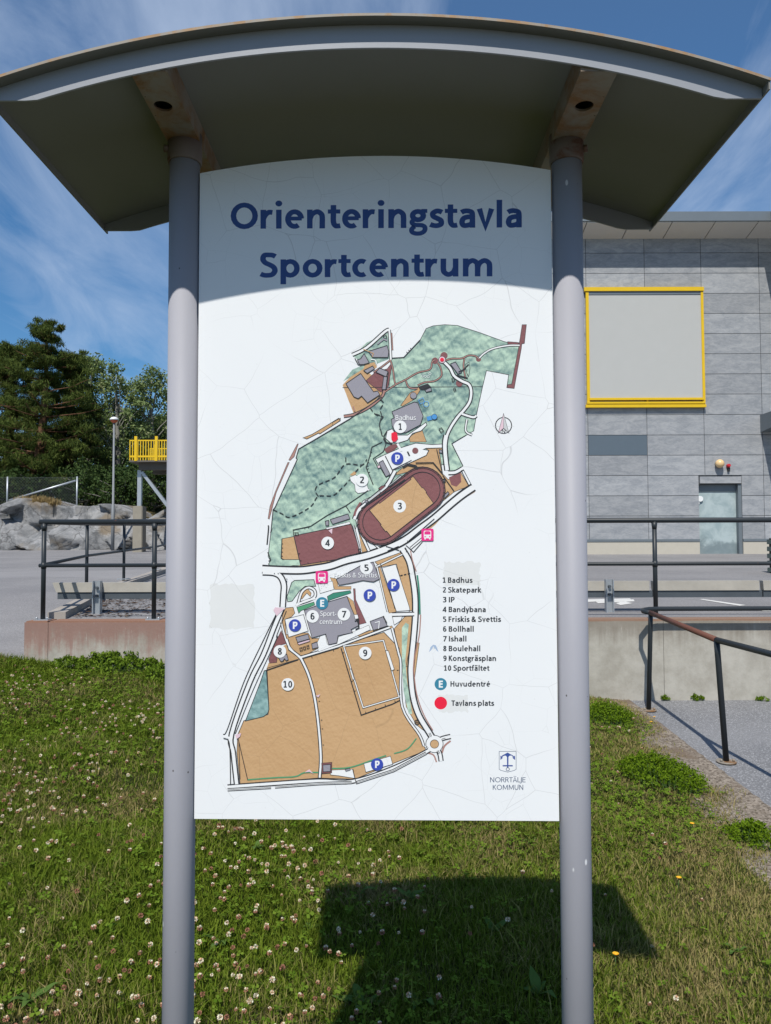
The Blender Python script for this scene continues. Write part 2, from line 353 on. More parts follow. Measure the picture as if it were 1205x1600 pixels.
def sheet(name, xs, ys, fn, mat, kind='structure'):
    V = np.array([[x, y, fn(x, y)] for y in ys for x in xs]); nx, ny = len(xs), len(ys)
    q = np.array([[j*nx+i, j*nx+i+1, (j+1)*nx+i+1, (j+1)*nx+i] for j in range(ny-1) for i in range(nx-1)])
    o = npmesh(name, V, q.ravel(), np.arange(len(q))*4, np.full(len(q), 4), mat, None, None, True); tag(o, kind=kind); return o
def lin(a, b, n): return [a + (b-a)*i/(n-1) for i in range(n)]
far = sheet('ground', lin(-900, 900, 10), lin(-300, 1500, 10), lambda x, y: -.35, M['hill'])
sheet('lawn', lin(-30, -7, 12) + lin(-6.8, 2.2, 90), lin(-12, 0, 10) + lin(.1, 7.52, 70), lawn_z, M['soil'])
sheet('path', lin(2.33, 3, 8) + lin(3.4, 30, 20), lin(-12, 1, 10) + lin(1.3, 7.55, 50), path_z, M['path'])
ys = lin(-12, 1, 10) + lin(1.2, 7.52, 90); V = []
for y in ys:
    e = edge_x(y)
    for i in range(13):
        t = i/12; x = (e-.2)*(1-t) + 2.37*t
        V.append((x, y, lawn_z(x, y) + (-.012 if i == 0 else .008 + .006*math.sin(x*43)*math.sin(y*37)) - (.02 if i > 11 else 0)))
q = np.array([[j*13+i, j*13+i+1, (j+1)*13+i+1, (j+1)*13+i] for j in range(len(ys)-1) for i in range(12)])
tag(npmesh('gravel_verge', np.array(V), q.ravel(), np.arange(len(q))*4, np.full(len(q), 4), M['gravel'], None, None, True), kind='structure')
sheet('yard', lin(-60, -8, 14) + lin(-7.5, XL-.02, 16) + [XL+.06] + lin(-3.2, 60, 30), [7.55] + lin(7.7, 11, 14) + lin(11.6, 33, 20), yard_z, M['yard'])

# ------------------------------------------------------------------ the information board
YS = 1.5; YB = 1.492
def uy(px, py): p = at(px, py, YB); return p
root = empty('information_board', (at(590, 1600, YS).x, YS, 0), 'tall white map board headed Orienteringstavla Sportcentrum under a curved grey metal roof', 'information board')
posts = []
for (xt, xb) in ((288.5, 278.5), (885.5, 903)):
    a, b = at(xt, 265, YS), at(xb, 1590, YS); X = (a.x+b.x)/2
    mb = MB(); mb.tube([(X, YS, -.05), (X, YS, at(xt, 250, YS).z)], .0295, 40); po = mb.build('post', M['post'], root); posts.append((X, po, xt))
    mb = MB(); z0, z1 = at(xt, 257, YS).z, at(xt, 212, YS).z
    mb.tube([(X, YS, z0), (X, YS, z0+.004), (X, YS, z1)], [.0322, .0335, .0335], 40); cl = mb.build('collar', M['collar'], po)
    s = -1 if xt < 600 else 1
    mb = MB(); zz_ = at(xt, 238, YS).z; mb.tube([(X+s*.028, YS-.012, zz_), (X+s*.0375, YS-.016, zz_)], .007, 10); mb.build('set_screw', M['collar'], po)
# panel: flat sheet with an arched top
tl, tm, tr, br, bl = (uy(312.5, 270.5), uy(588, 243.5), uy(860.5, 265.5), uy(874, 1283), uy(303.5, 1279.5))
def circ(p, q, r):
    ax, ay, bx, by, cx, cy = p.x, p.z, q.x, q.z, r.x, r.z
    d = 2*(ax*(by-cy)+bx*(cy-ay)+cx*(ay-by))
    ux = ((ax*ax+ay*ay)*(by-cy)+(bx*bx+by*by)*(cy-ay)+(cx*cx+cy*cy)*(ay-by))/d
    uz = ((ax*ax+ay*ay)*(cx-bx)+(bx*bx+by*by)*(ax-cx)+(cx*cx+cy*cy)*(bx-ax))/d
    return ux, uz, math.hypot(ax-ux, ay-uz)
cx_, cz_, cr_ = circ(tl, tm, tr)
ol = [(bl.x, bl.z), (br.x, br.z)] + [(x, cz_+math.sqrt(cr_**2-(x-cx_)**2)) for x in lin(tr.x, tl.x, 25)]
mb = MB(); n = len(ol)
mb.add([(x, YB, z) for x, z in ol] + [(x, YB+.012, z) for x, z in ol], [tuple(range(n)), tuple(reversed(range(n, 2*n)))] + [(i, i+n, (i+1)%n+n, (i+1)%n) for i in range(n)])
mb.m = [0, 1] + [1]*n
panel = mb.build('panel', [M['panel'], M['galv']], root)
# curved roof
Y0, Y1, YP, YQ = 1.235, 1.816, 1.2575, 1.792
a, b, c = at(0, 116, Y0), at(620, 20, Y0), at(1205, 121, Y0)
RX, RZ, RR = circ(a, b, c); xl, xr = at(-32, 130, Y0).x, at(1205, 121, Y0).x
def rz(x, dr=0): return RZ + math.sqrt((RR+dr)**2-(x-RX)**2)
xs = lin(xl, xr, 49)
def arcslab(mb, xs, ztop, zbot, y0, y1, mi=0, edge=None):
    n = len(xs); vs = [(x, y, z) for y in (y0, y1) for x, z in list(zip(xs, ztop)) + list(zip(xs, zbot))]
    fs = []; ms = []
    for i in range(n-1):
        fs += [(i, 2*n+i, 2*n+i+1, i+1)[::-1], (n+i, n+i+1, 3*n+i+1, 3*n+i)[::-1], (i, i+1, n+i+1, n+i)[::-1], (2*n+i, 2*n+i+1, 3*n+i+1, 3*n+i)]
        ms += [mi, mi, mi if edge is None else edge, mi if edge is None else edge]
    fs += [(0, n, 3*n, 2*n), (n-1, 3*n-1, 4*n-1, 2*n-1)]; ms += [mi if edge is None else edge]*2
    mb.add(vs, fs, mi); mb.m[-len(fs):] = ms
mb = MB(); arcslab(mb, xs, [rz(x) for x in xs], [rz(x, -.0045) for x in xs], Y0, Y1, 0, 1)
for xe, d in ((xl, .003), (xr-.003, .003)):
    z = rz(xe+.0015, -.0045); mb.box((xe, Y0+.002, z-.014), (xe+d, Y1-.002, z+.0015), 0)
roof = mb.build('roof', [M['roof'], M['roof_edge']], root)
zend = at(0, 157, YP).z
for yp, s in ((YP, 1), (YQ, -1)):
    px_ = lin(xl+.004, xr-.004, 65); zt = [rz(x, -.0048) for x in px_]; H = .0395
    zb = [min(max(rz(x, -.0045-H), zend), rz(x, -.0085)) for x in px_]
    mb = MB(); arcslab(mb, px_, zt, zb, yp, yp+.004*s if s > 0 else yp+.004, 0)
    mb.build('fascia', M['fascia'], roof)
for i, (X, po, xt) in enumerate(posts):                # channel brackets across the roof, each with its bolt hole
    s = -1 if i == 0 else 1
    zb = at(xt, 214, YS-.03).z + .0005; hw = .0315; y0, y1 = YP+.0045, YQ-.0005; hy = at(255 if i == 0 else 913, 162 if i == 0 else 159, 1.365).y; hr = .0165
    hx = at(255 if i == 0 else 913, 160, 1.365).x
    mb = MB(); N = 32; sq = []; ci = []
    for k in range(N):
        t = 2*math.pi*(k+.5)/N; c_, s_ = math.cos(t), math.sin(t); m_ = max(abs(c_), abs(s_)); sq.append((X+hw*c_/m_ , hy+hw*s_/m_, zb)); ci.append((hx+hr*c_, hy+hr*s_, zb))
    mb.add(sq+ci, [(k, N+k, N+(k+1)%N, (k+1)%N) for k in range(N)])
    mb.add(ci+[(x, y, z+.004) for x, y, z in ci], [(k, N+k, N+(k+1)%N, (k+1)%N) for k in range(N)])
    mb.add([(X-hw, y0, zb), (X+hw, y0, zb), (X+hw, hy-hw, zb), (X-hw, hy-hw, zb)], [(3,2,1,0)])
    mb.add([(X-hw, hy+hw, zb), (X+hw, hy+hw, zb), (X+hw, y1, zb), (X-hw, y1, zb)], [(3,2,1,0)])
    mb.box((X-hw+.0032, y0, zb+.0005), (X+hw-.0032, y0+.003, min(rz(X-hw, -.006), rz(X+hw, -.006))))
    for sx in (-1, 1):
        xa = X+sx*hw; zt = min(rz(xa-.002, -.005), rz(xa+.002, -.005))
        mb.box((min(xa, xa-sx*.003), y0, zb+.0001), (max(xa, xa-sx*.003), y1, zt))
    mb.build('bracket', M['bracket'], roof)

# ------------------------------------------------------------------ the print on the panel
ZM = {'A': (520, 490, 3.766), 'B': (400, 600, 5.02), 'C': (540, 680, 5.477), 'D': (400, 800, 4.304), 'E': (340, 1000, 3.171), 'F': (620, 860, 3.719), 'G': (300, 860, 3.723), 'Z': (0, 0, 1)}
def P(s):
    o = []; cur = ZM['Z']
    for t in s.split():
        if t in ZM: cur = ZM[t]
        else:
            x, y = t.split(','); o.append((cur[0]+float(x)/cur[2], cur[1]+float(y)/cur[2]))
    return o
LAY = 3.5e-6
class Print:                                           # printed inks: thin films, the later over the earlier
    def __init__(s): s.mb = MB(); s.mats = []; s.k = 1; s.q = []
    def mi(s, name):
        if name not in s.mats: s.mats.append(name)
        return s.mats.index(name)
    def put(s, pts, tris, name, k=None): s.q.append((k if k is not None else s.k, pts, tris, name))
    def flush(s, base=0):
        for i, (k, pts, tris, name) in enumerate(sorted(s.q, key=lambda e: e[0])):
            y = YB - LAY*(base + i + 4); vs = []
            for x, z in pts:
                p = uy(x, z); vs.append((p.x, y, p.z))
            f2 = []
            for t in tris:
                a, b, c = (vs[i] for i in t[:3]); cr = (b[0]-a[0])*(c[2]-a[2])-(b[2]-a[2])*(c[0]-a[0])
                f2.append(tuple(t) if cr > 0 else tuple(reversed(t)))
            s.mb.add(vs, f2, s.mi(name))
        return len(s.q)
    def poly(s, pts, name, k=None, line=0):
        if isinstance(pts, str): pts = P(pts)
        tr = tessellate_polygon([[Vector((x, y, 0)) for x, y in pts]]); s.put(pts, tr, name, k)
        if line: s.line(pts, line, 'dark', (k or s.k)+.5, True)
    def line(s, pts, wd, name, k=None, closed=False):
        if isinstance(pts, str): pts = P(pts)
        pts = [p for i, p in enumerate(pts) if i == 0 or p != pts[i-1]]
        if name == 'dark': wd *= 1.3
        n = len(pts); L = []; 
        for i, (x, y) in enumerate(pts):
            a = pts[(i-1) % n] if closed or i > 0 else pts[i]; b = pts[(i+1) % n] if closed or i < n-1 else pts[i]
            d1 = Vector((x-a[0], y-a[1])); d2 = Vector((b[0]-x, b[1]-y))
            if d1.length < 1e-6: d1 = d2
            if d2.length < 1e-6: d2 = d1
            d1.normalize(); d2.normalize(); t = d1+d2
            if t.length < 1e-3: t = d1
            t.normalize(); nn = Vector((-t.y, t.x)); mcos = max(.5, nn.dot(Vector((-d1.y, d1.x)))); nn = nn*(wd/2/mcos)
            L.append((x+nn.x, y+nn.y)); L.append((x-nn.x, y-nn.y))
        q = [(2*i, 2*i+1, 2*i+3, 2*i+2) for i in range(n-1)]
        if closed: q.append((2*n-2, 2*n-1, 1, 0))
        s.put(L, q, name, k)
    def curve(s, pts, wd, name, k=None, closed=False):  # smoothed polyline
        s.line(smooth(P(pts) if isinstance(pts, str) else pts, closed), wd, name, k, closed)
    def road(s, pts, wd, k=None, edge=.9, fill='white', crv=True):
        f = s.curve if crv else s.line
        k = k or s.k; f(pts, wd+2*edge, 'dark', k); f(pts, wd, fill, k+1)
    def dash(s, pts, wd, name, on, off, k=None):
        pts = P(pts) if isinstance(pts, str) else pts
        acc = []; pos = 0; cur = [pts[0]]
        state = True; left = on
        for a, b in zip(pts, pts[1:]):
            a = Vector(a); b = Vector(b); d = (b-a).length; t = 0
            while d - t > left:
                t += left; q = tuple(a+(b-a)*(t/d))
                if state: cur.append(q); s.line(cur, wd, name, k)
                state = not state; left = on if state else off; cur = [q]
            left -= d-t
            if state: cur.append(tuple(b))
        if state and len(cur) > 1: s.line(cur, wd, name, k)
    def disc(s, x, y, r, name, k=None, ry=None, n=28):
        ry = ry or r; s.put([(x+r*math.cos(2*math.pi*i/n), y+ry*math.sin(2*math.pi*i/n)) for i in range(n)], [tuple(range(n))], name, k)
    def ring(s, x, y, r, wd, name, k=None, n=28): s.line([(x+r*math.cos(2*math.pi*i/n), y+r*math.sin(2*math.pi*i/n)) for i in range(n)], wd, name, k, True)
    def ticks(s, pts, step, ln, wd, k=None, side=1):
        pts = P(pts) if isinstance(pts, str) else pts
        for a, b in zip(pts, pts[1:]):
            a = Vector(a); b = Vector(b); d = b-a; n = int(d.length/step)
            for i in range(n):
                if random.random() < .35: continue
                q = a + d*((i+.5)/n); nn = Vector((-d.y, d.x)).normalized()*ln*side
                s.line([tuple(q), tuple(q+nn)], wd, 'dark', k)
    def text(s, txt, x, y, cap, name, k=None, width=None, wt=.17, center=False, slope=0):
        st, wd = letters(txt, wt); sx = cap if width is None else width/wd
        x0 = x - (wd*sx/2 if center else 0); k = s.k if k is None else k
        for pts, closed, f in st:
            q = [(px, py) for px, py in pts]
            if f == 'dot':
                L = [(q[0][0]+q[1][0]*math.cos(a*.5236), q[0][1]+q[1][0]*math.sin(a*.5236)) for a in range(12)]; fc = [tuple(range(12))]
            else: L, fc = ribbon(q, wt*f, closed)
            s.put([(x0+vx*sx, y-vy*cap-slope*vx*sx) for vx, vy in L], fc, name, k)
    def build(s, name, parent=panel, base=0):
        s.count = s.flush(base)
        return s.mb.build(name, [M[m] for m in s.mats], parent)
def ribbon(pts, wd, closed=False):
    pts = [p for i, p in enumerate(pts) if i == 0 or p != pts[i-1]]; n = len(pts); L = []
    for i, (x, y) in enumerate(pts):
        a = pts[(i-1) % n] if closed or i > 0 else pts[i]; b = pts[(i+1) % n] if closed or i < n-1 else pts[i]
        d1 = Vector((x-a[0], y-a[1])); d2 = Vector((b[0]-x, b[1]-y))
        if d1.length < 1e-6: d1 = d2
        if d2.length < 1e-6: d2 = d1
        d1.normalize(); d2.normalize(); t = d1+d2
        if t.length < 1e-3: t = d1
        t.normalize(); nn = Vector((-t.y, t.x)); nn = nn*(wd/2/max(.5, nn.dot(Vector((-d1.y, d1.x)))))
        L += [(x+nn.x, y+nn.y), (x-nn.x, y-nn.y)]
    q = [(2*i, 2*i+1, 2*i+3, 2*i+2) for i in range(n-1)]
    if closed: q.append((2*n-2, 2*n-1, 1, 0))
    return L, q
def smooth(p, closed=False, n=5):
    if len(p) < 3: return p
    o = []; N = len(p); rngI = range(N if closed else N-1)
    for i in rngI:
        p0, p1, p2, p3 = (p[(i-1)%N] if closed or i > 0 else p[i], p[i], p[(i+1)%N], p[(i+2)%N] if closed or i < N-2 else p[(i+1)%N])
        for j in range(n):
            t = j/n; o.append(tuple(.5*(2*p1[c]+(p2[c]-p0[c])*t+(2*p0[c]-5*p1[c]+4*p2[c]-p3[c])*t*t+(3*p1[c]-p0[c]-3*p2[c]+p3[c])*t**3) for c in (0, 1)))
    if not closed: o.append(p[-1])
    return o
def letters(txt, w):                                   # a humanist sans drawn as pen strokes; unit cap height
    h = w/2; X = .73; xt = X-h; out = []; x = 0
    def el(cx, cy, rx, ry, a0=0, a1=360, n=20):
        return [(cx+rx*math.cos(R(a0+(a1-a0)*i/n)), cy+ry*math.sin(R(a0+(a1-a0)*i/n))) for i in range(n+(0 if abs(a1-a0) == 360 else 1))]
    C_ = lambda *p: (smooth(list(p), False, 5), False, 1)
    L_ = lambda *p: (list(p), False, 1)
    Th = lambda f, *p: (list(p), False, f)
    O_ = lambda cx, cy, rx, ry: (el(cx, cy, rx, ry), True, 1)
    st = lambda xx, a, b: L_((xx, a), (xx, b))
    def arch(x0, sp=.42): return C_((x0, .36), (x0+.07, .54), (x0+sp*.58, xt+.012), (x0+sp*.93, .55), (x0+sp, .40), (x0+sp, .2), (x0+sp, 0))
    bowl = lambda cx: O_(cx, X/2, .325-h, X/2-h+.012)
    def g(c):
        if c == ' ': return [], .17
        if c == '-': return [L_((0, .34), (.32, .34))], .32
        if c == 'l': return [st(h, 0, 1.07)], w
        if c == 'i': return [st(h, 0, X), ([(h, .97), (h*1.25, 0)], True, 'dot')], w
        if c == 'n': return [st(h, 0, X), arch(h)], .42+w
        if c == 'h': return [st(h, 0, 1.07), arch(h)], .42+w
        if c == 'm': return [st(h, 0, X), arch(h, .41), arch(h+.41, .41)], .82+w
        if c == 'u':
            a = arch(h)[0]; return [([(.42+w-px, X-py) for px, py in a], False, 1), st(.42+h, 0, X)], .42+w
        if c == 'r': return [st(h, 0, X), C_((h, .38), (h+.08, .54), (h+.19, xt-.005), (h+.31, xt-.012))], .37+h*.5
        if c == 'o': return [O_(.34, X/2, .34-h, X/2-h+.012)], .68
        if c in 'eé':
            r = [Th(.8, (h, .385), (.6-h*.4, .385)), (el(.32, X/2, .32-h, X/2-h+.012, 3, 305, 22), False, 1)]
            if c == 'é': r.append(Th(.8, (.28, .82), (.42, 1.02)))
            return r, .62
        if c == 'c': return [(el(.32, X/2, .32-h, X/2-h+.012, 58, 302, 18), False, 1)], .51
        if c in 'aä':
            r = [st(.54-h, 0, .46), C_((.07, .59), (.16, xt-.0), (.28, xt+.012), (.42, xt-.04), (.54-h, .45)), C_((.54-h, .41), (.3, .415), (.15, .36), (h, .22), (.14, h+.0), (.26, h-.005), (.40, .14), (.54-h, .22))]
            if c == 'ä': r += [([(.17, .95), (h*1.15, 0)], True, 'dot'), ([(.41, .95), (h*1.15, 0)], True, 'dot')]
            return r, .54
        if c == 's': return [C_((.43, xt-.035), (.34, xt+.005), (.24, xt+.01), (.12, .56), (.14, .44), (.27, .365), (.39, .28), (.39, .14), (.25, h-.01), (.12, h+.005), (.03, .135))], .47
        if c == 't': return [C_((.19, .90), (.19, .6), (.19, .25), (.25, .11), (.33, h-.005), (.42, h+.01)), Th(.85, (0, X-w*.42), (.42, X-w*.42))], .42
        if c == 'f': return [C_((.19, 0), (.19, .5), (.19, .85), (.24, .97), (.34, 1.075-h), (.43, 1.06-h)), Th(.85, (0, X-w*.42), (.38, X-w*.42))], .4
        if c == 'v': return [L_((h*.85, X), (.285, h*.35), (.57-h*.85, X))], .57
        if c == 'y': return [L_((h*.85, X), (.30, .02)), L_((.58-h*.85, X), (.2, -.28))], .58
        if c == 'k': return [st(h, 0, 1.07), L_((h, .34), (.50, X)), L_((.2, .42), (.53, 0))], .56
        if c == 'p': return [st(h, -.28, X), bowl(.325+.01)], .66
        if c == 'b': return [st(h, 0, 1.07), bowl(.335)], .66
        if c == 'd': return [st(.66-h, 0, 1.07), bowl(.325)], .66
        if c == 'g': return [O_(.285, .475, .275-h, .245-h+.01), Th(.8, (.4, X-w*.4), (.6, X-w*.4)), (smooth([(.15, .32), (.085, .24), (.11, .16), (.22, .115), (.42, .10), (.52, .02), (.50, -.12), (.38, -.205), (.22, -.215), (.09, -.16), (.075, -.05), (.17, .06)], False, 5), False, .88)], .6
        if c == 'O': return [O_(.46, .5, .46-h, .5-h+.012)], .92
        if c == 'S': return [C_((.55, .85), (.45, .93-h*.3), (.33, 1.01-h), (.17, .90), (.12, .74), (.2, .6), (.34, .52), (.48, .42), (.53, .27), (.44, .12), (.28, h-.01), (.15, h+.0), (.04, .145))], .62
        if c == 'B': return [st(h, 0, 1), C_((h, 1-h), (.3, 1-h), (.44, .92-h*.5), (.46, .76), (.40, .6), (.28, .545), (h, .54)), C_((h, .54), (.33, .535), (.47, .45), (.505, .3), (.46, .14), (.32, h), (h, h))], .6
        if c == 'P': return [st(h, 0, 1), C_((h, 1-h), (.3, 1-h), (.45, .91-h*.5), (.49, .7), (.43, .52), (.3, .43), (h, .43))], .58
        if c == 'R': return [st(h, 0, 1), C_((h, 1-h), (.28, 1-h), (.42, .93-h*.5), (.46, .74), (.40, .57), (.27, .5), (h, .5)), L_((.28, .5), (.54, 0))], .58
        if c == 'I': return [st(h, 0, 1)], w
        if c == 'F': return [st(h, 0, 1), L_((h, 1-h), (.5, 1-h)), L_((h, .5), (.46, .5))], .5
        if c == 'E': return [st(h, 0, 1), L_((h, 1-h), (.52, 1-h)), L_((h, .52), (.48, .52)), L_((h, h), (.52, h))], .52
        if c == 'L': return [st(h, 0, 1), L_((h, h), (.5, h))], .5
        if c == 'K': return [st(h, 0, 1), L_((h, .46), (.53, 1)), L_((.2, .58), (.57, 0))], .6
        if c == 'H': return [st(h, 0, 1), st(.68-h, 0, 1), L_((h, .53), (.68-h, .53))], .68
        if c == 'T': return [st(.3, 0, 1), L_((0, 1-h), (.6, 1-h))], .6
        if c == 'N': return [st(h, 0, 1), st(.68-h, 0, 1), L_((h, .98), (.68-h, .02))], .68
        if c == 'M': return [L_((h, 0), (h+.04, 1)), L_((.88-h, 0), (.84-h, 1)), L_((h+.05, .97), (.44, .15), (.83-h, .97))], .88
        if c == 'U': return [C_((h, 1), (h, .7), (h, .35), (.14, .13), (.33, h-.01), (.52, .13), (.66-h, .35), (.66-h, .7), (.66-h, 1))], .66
        if c == 'J': return [C_((h, 1), (h, .6), (h, .1), (h-.06, -.12), (h-.22, -.2))], w
        if c in 'AÄ':
            r = [L_((h*.7, 0), (.33, 1), (.66-h*.7, 0)), L_((.14, .32), (.52, .32))]
            if c == 'Ä': r += [([(.2, 1.17), (h*1.3, 0)], True, 'dot'), ([(.46, 1.17), (h*1.3, 0)], True, 'dot')]
            return r, .66
        if c == '&': return [C_((.66, .0), (.45, .27), (.2, .62), (.17, .8), (.25, .92), (.37, .9), (.44, .78), (.36, .63), (.16, .47), (.08, .28), (.14, .1), (.3, h), (.47, .13), (.57, .3), (.60, .46))], .7
        if c == '1': return [st(.28, 0, 1), L_((.02, .78), (.26, .96)), L_((.05, h), (.5, h))], .52
        if c == '2': return [C_((.05, .83), (.15, .93-h*.3), (.27, 1.005-h), (.42, .90), (.44, .70), (.36, .5), (.2, .28), (.08, h)), L_((.06, h), (.54, h))], .54
        if c == '3': return [C_((.05, .87), (.15, .95-h*.4), (.27, 1.005-h), (.42, .9), (.42, .68), (.3, .55), (.17, .535)), C_((.17, .535), (.33, .52), (.46, .4), (.44, .17), (.28, h-.005), (.14, h+.005), (.03, .13))], .54
        if c == '4': return [st(.42, 0, 1), L_((.42, .98), (.05, .28), (.6, .28))], .6
        if c == '5': return [C_((.05, .11), (.15, h-.0), (.28, h), (.44, .17), (.46, .38), (.34, .54), (.2, .56), (.1, .54)), L_((.12, .54), (.12, 1-h), (.48, 1-h))], .53
        if c == '6': return [O_(.29, .33, .28-h, .33-h+.01), C_((.47, .95-h*.3), (.34, 1-h), (.2, .88), (.11, .64), (.09, .36))], .57
        if c == '7': return [L_((.02, 1-h), (.48, 1-h), (.18, 0))], .54
        if c == '8': return [O_(.28, .27, .28-h, .27-h+.015), O_(.28, .755, .25-h, .245-h+.01)], .56
        if c == '9': return [O_(.28, .67, .28-h, .33-h+.01), C_((.10, .05+h*.3), (.23, h), (.36, .13), (.46, .36), (.48, .64))], .57
        if c == '0': return [O_(.29, .5, .29-h, .5-h+.01)], .58
        return [st(h, 0, 1)], w
    side = dict(v=.02, y=.02, k=.05, r=.045, t=.025, f=.02, T=.015, A=.02, Ä=.02, o=.06, c=.05, e=.06, a=.065, O=.075, J=.03, s=.05, S=.06, g=.045, p=.08, b=.08, d=.08, B=.08, P=.07, R=.06, K=.05)
    prev = None
    for ch in txt:
        stt, wd = g(ch)
        if prev is not None: x += ((side.get(prev, .105) + side.get(ch, .105))*.72)*(.7 if ch == ' ' or prev == ' ' else 1)
        out += [([(px+x, py) for px, py in pts], c, f) if f != 'dot' else ([(pts[0][0]+x, pts[0][1]), pts[1]], c, f) for pts, c, f in stt]
        x += wd; prev = ch
    return out, x

mpr = Print()
# k = 1: ground tints
mpr.poly('A 418,258 515,155 550,88 590,72 660,65 735,70 860,110 1010,165 1100,185 1095,200 1065,440 1025,435 1036,360 905,335 882,430 845,600 830,690 702,765 C 1005,262 980,285 910,308 870,300 835,250 700,300 430,420 150,560 110,640 100,760 D 640,200 300,362 250,360 190,374 100,368 84,350 98,330 82,300 100,140 118,100 B 118,1155 135,985 150,965 325,590 315,580 335,510 A 215,550 295,470 330,440 345,262', 'forest', 1, .8)
mpr.poly('A 60,400 115,330 185,300 120,250 200,170 330,110 345,262 250,300 165,340', 'forest', 1)
mpr.poly('A 58,420 100,375 180,325 190,300 245,285 262,315 215,350 300,420 292,470 210,550 125,592', 'orange', 2)
mpr.poly('A 255,340 320,325 350,285 345,330 325,435 300,462 280,460 195,395', 'brown', 3, .5)
mpr.poly('A 400,540 455,465 490,450 505,430 515,450 480,505 410,545', 'orange', 2, .6)
mpr.poly('A 450,725 525,680 552,755 455,755', 'orange', 2, .5)
mpr.poly('C 425,330 570,215 690,175 715,130 670,108 780,92 838,110 805,150 832,330 880,380 985,315 1055,435 930,485 840,560 620,290 440,340', 'orange', 2, .6)
mpr.poly('C 885,360 985,320 990,400 950,440 905,425', 'brown', 3)
mpr.poly('D 175,180 255,165 290,320 185,320 170,310', 'orange', 2, .7)
mpr.poly('D 255,160 640,80 705,272 590,312 300,358', 'brown', 3, .9)
mpr.poly('D 240,372 320,352 620,312 640,300 560,340 330,378', 'orange', 2, .4)
mpr.poly('D 690,130 720,180 760,265 715,275', 'orange', 2, .4)
mpr.poly('D 545,450 552,500 640,500 640,520 530,522 500,440', 'orange', 2, .4)
mpr.poly('D 800,335 985,268 1015,310 1050,430 1056,660 1030,668 945,350 835,372', 'orange', 2, .7)
mpr.poly('D 812,372 836,372 940,655 942,672 895,680', 'orange', 2, .5)
mpr.poly('D 615,568 655,600 700,755 690,760 640,640', 'orange', 2, .4)
mpr.poly('D 655,515 668,515 672,590 742,745 695,757 660,600', 'brown', 3, .4)
mpr.poly('D 180,690 200,645 250,640 262,680 240,705 195,722 205,825 350,812 375,850 430,850 430,910 330,965 300,985 215,900 170,760', 'orange', 2, .6)
mpr.poly('D 930,785 1000,705 1058,692 1060,720 1050,1040 1000,1040 965,980', 'orange', 2, .6)
mpr.poly('D 680,832 760,800 900,770 915,765 920,778 700,838', 'orange', 2, .5)
mpr.poly('D 260,460 390,455 402,500 330,500 290,535 243,600 214,604 208,570 240,475', 'forest', 2, .9)
mpr.poly('D 300,582 318,532 350,518 372,545 366,568 342,545 310,585', 'orange', 4, .5)
mpr.poly('D 275,640 390,605 396,625 302,665 288,682', 'green', 3, .6)
mpr.poly('D 480,568 520,545 635,528 640,545 500,592 486,600', 'dgreen', 3, .6)
mpr.poly('D 170,797 205,885 150,900 140,1012 92,1017 85,990 130,880', 'brown', 3, .5)
mpr.poly('D 135,925 205,890 240,930 300,990 70,1060 85,1015 140,1012', 'orange', 2)
mpr.poly('E 245,140 412,92 430,86 600,30 825,-38 900,40 912,200 918,340 1010,480 1024,530 1040,545 870,612 680,690 500,684 112,716 96,560 100,470 130,400 250,370 255,340', 'orange', 2, .8)
mpr.poly('E 958,10 1000,15 970,240 985,330 1040,430 1030,455 985,420 935,330 920,200', 'orange', 2, .6)
mpr.poly('E 232,152 212,210 138,402 228,380 248,365 255,345 242,150', 'teal', 3, .9)
mpr.poly('F 30,450 52,420 70,430 62,520 50,640 60,760 90,950 70,950 40,820 30,640', 'forest', 3)
mpr.poly('A 1115,65 1140,65 1128,175 1113,178 1110,205 1068,440 1025,436 1030,418 1053,415 1095,195', 'brown', 3, .6)
mpr.poly('A 1030,165 1095,170 1095,182 1030,180', 'brown', 3, .6)
mpr.poly('A 340,110 350,115 356,215 346,215', 'walk', 3, .4)
for x, y, r in ((745, 410, 20), (655, 247, 21), (602, 277, 19), (858, 268, 15)): mpr.disc(520+x/3.766, 490+y/3.766, r/3.766, 'brown', 3)
mpr.poly('B 370,422 440,395 500,360 650,268 662,288 500,392 492,385 400,432', 'orange', 3, .8)
mpr.poly('B 325,470 332,470 300,570 268,600 258,595', 'walk', 3, .5); mpr.poly('B 250,615 262,615 160,850 105,1060 95,1055 110,960 150,850', 'walk', 3, .5)
mpr.poly('A 0,640 45,615 45,628 0,660', 'orange', 3, .6)
# k = 5: roads and paths
mpr.k = 6
mpr.road('A 115,243 200,200 305,108 332,95', 3.4); mpr.road('A 333,95 338,180 342,272', 2.6, edge=.6)
mpr.road('A 65,605 130,592 215,550 288,490 305,440 320,345', 2.8, edge=.7, fill='walk')
for q in ('A 300,465 370,418 430,388 500,348 572,328 585,285 602,272', 'A 340,275 355,330 365,402 378,415', 'A 240,345 290,312 342,272', 'A 500,422 540,405 600,396 640,365 635,320 618,290',
          'A 665,275 700,265 760,263 800,246 840,250 860,268', 'A 775,265 770,310 782,385', 'A 430,395 445,430 470,440 500,440'): mpr.road(q, 1.5, edge=.45, fill='walk')
mpr.road('A 862,262 890,235 940,207 1030,188 1100,187', 2.0, edge=.5)
mpr.road('A 760,590 825,610 845,600', 3, edge=.8); mpr.road('A 790,622 783,690 820,715', 2, edge=.6)
mpr.road('A 648,278 690,320 715,367 760,397 802,418 815,462 805,520 770,570 740,602 700,660 672,720 662,790', 3.6, edge=.9)
mpr.disc(690.8, 562.2, 5.8, 'dark', 8); mpr.disc(690.8, 562.2, 5.0, 'palepink', 9); mpr.disc(690.8, 562.2, 3.0, 'red', 10)
mpr.poly('A 320,690 350,678 375,715 440,715 520,660 548,640 555,655 520,690 470,705 440,745 385,762 340,760 312,735', 'white', 6, .8)
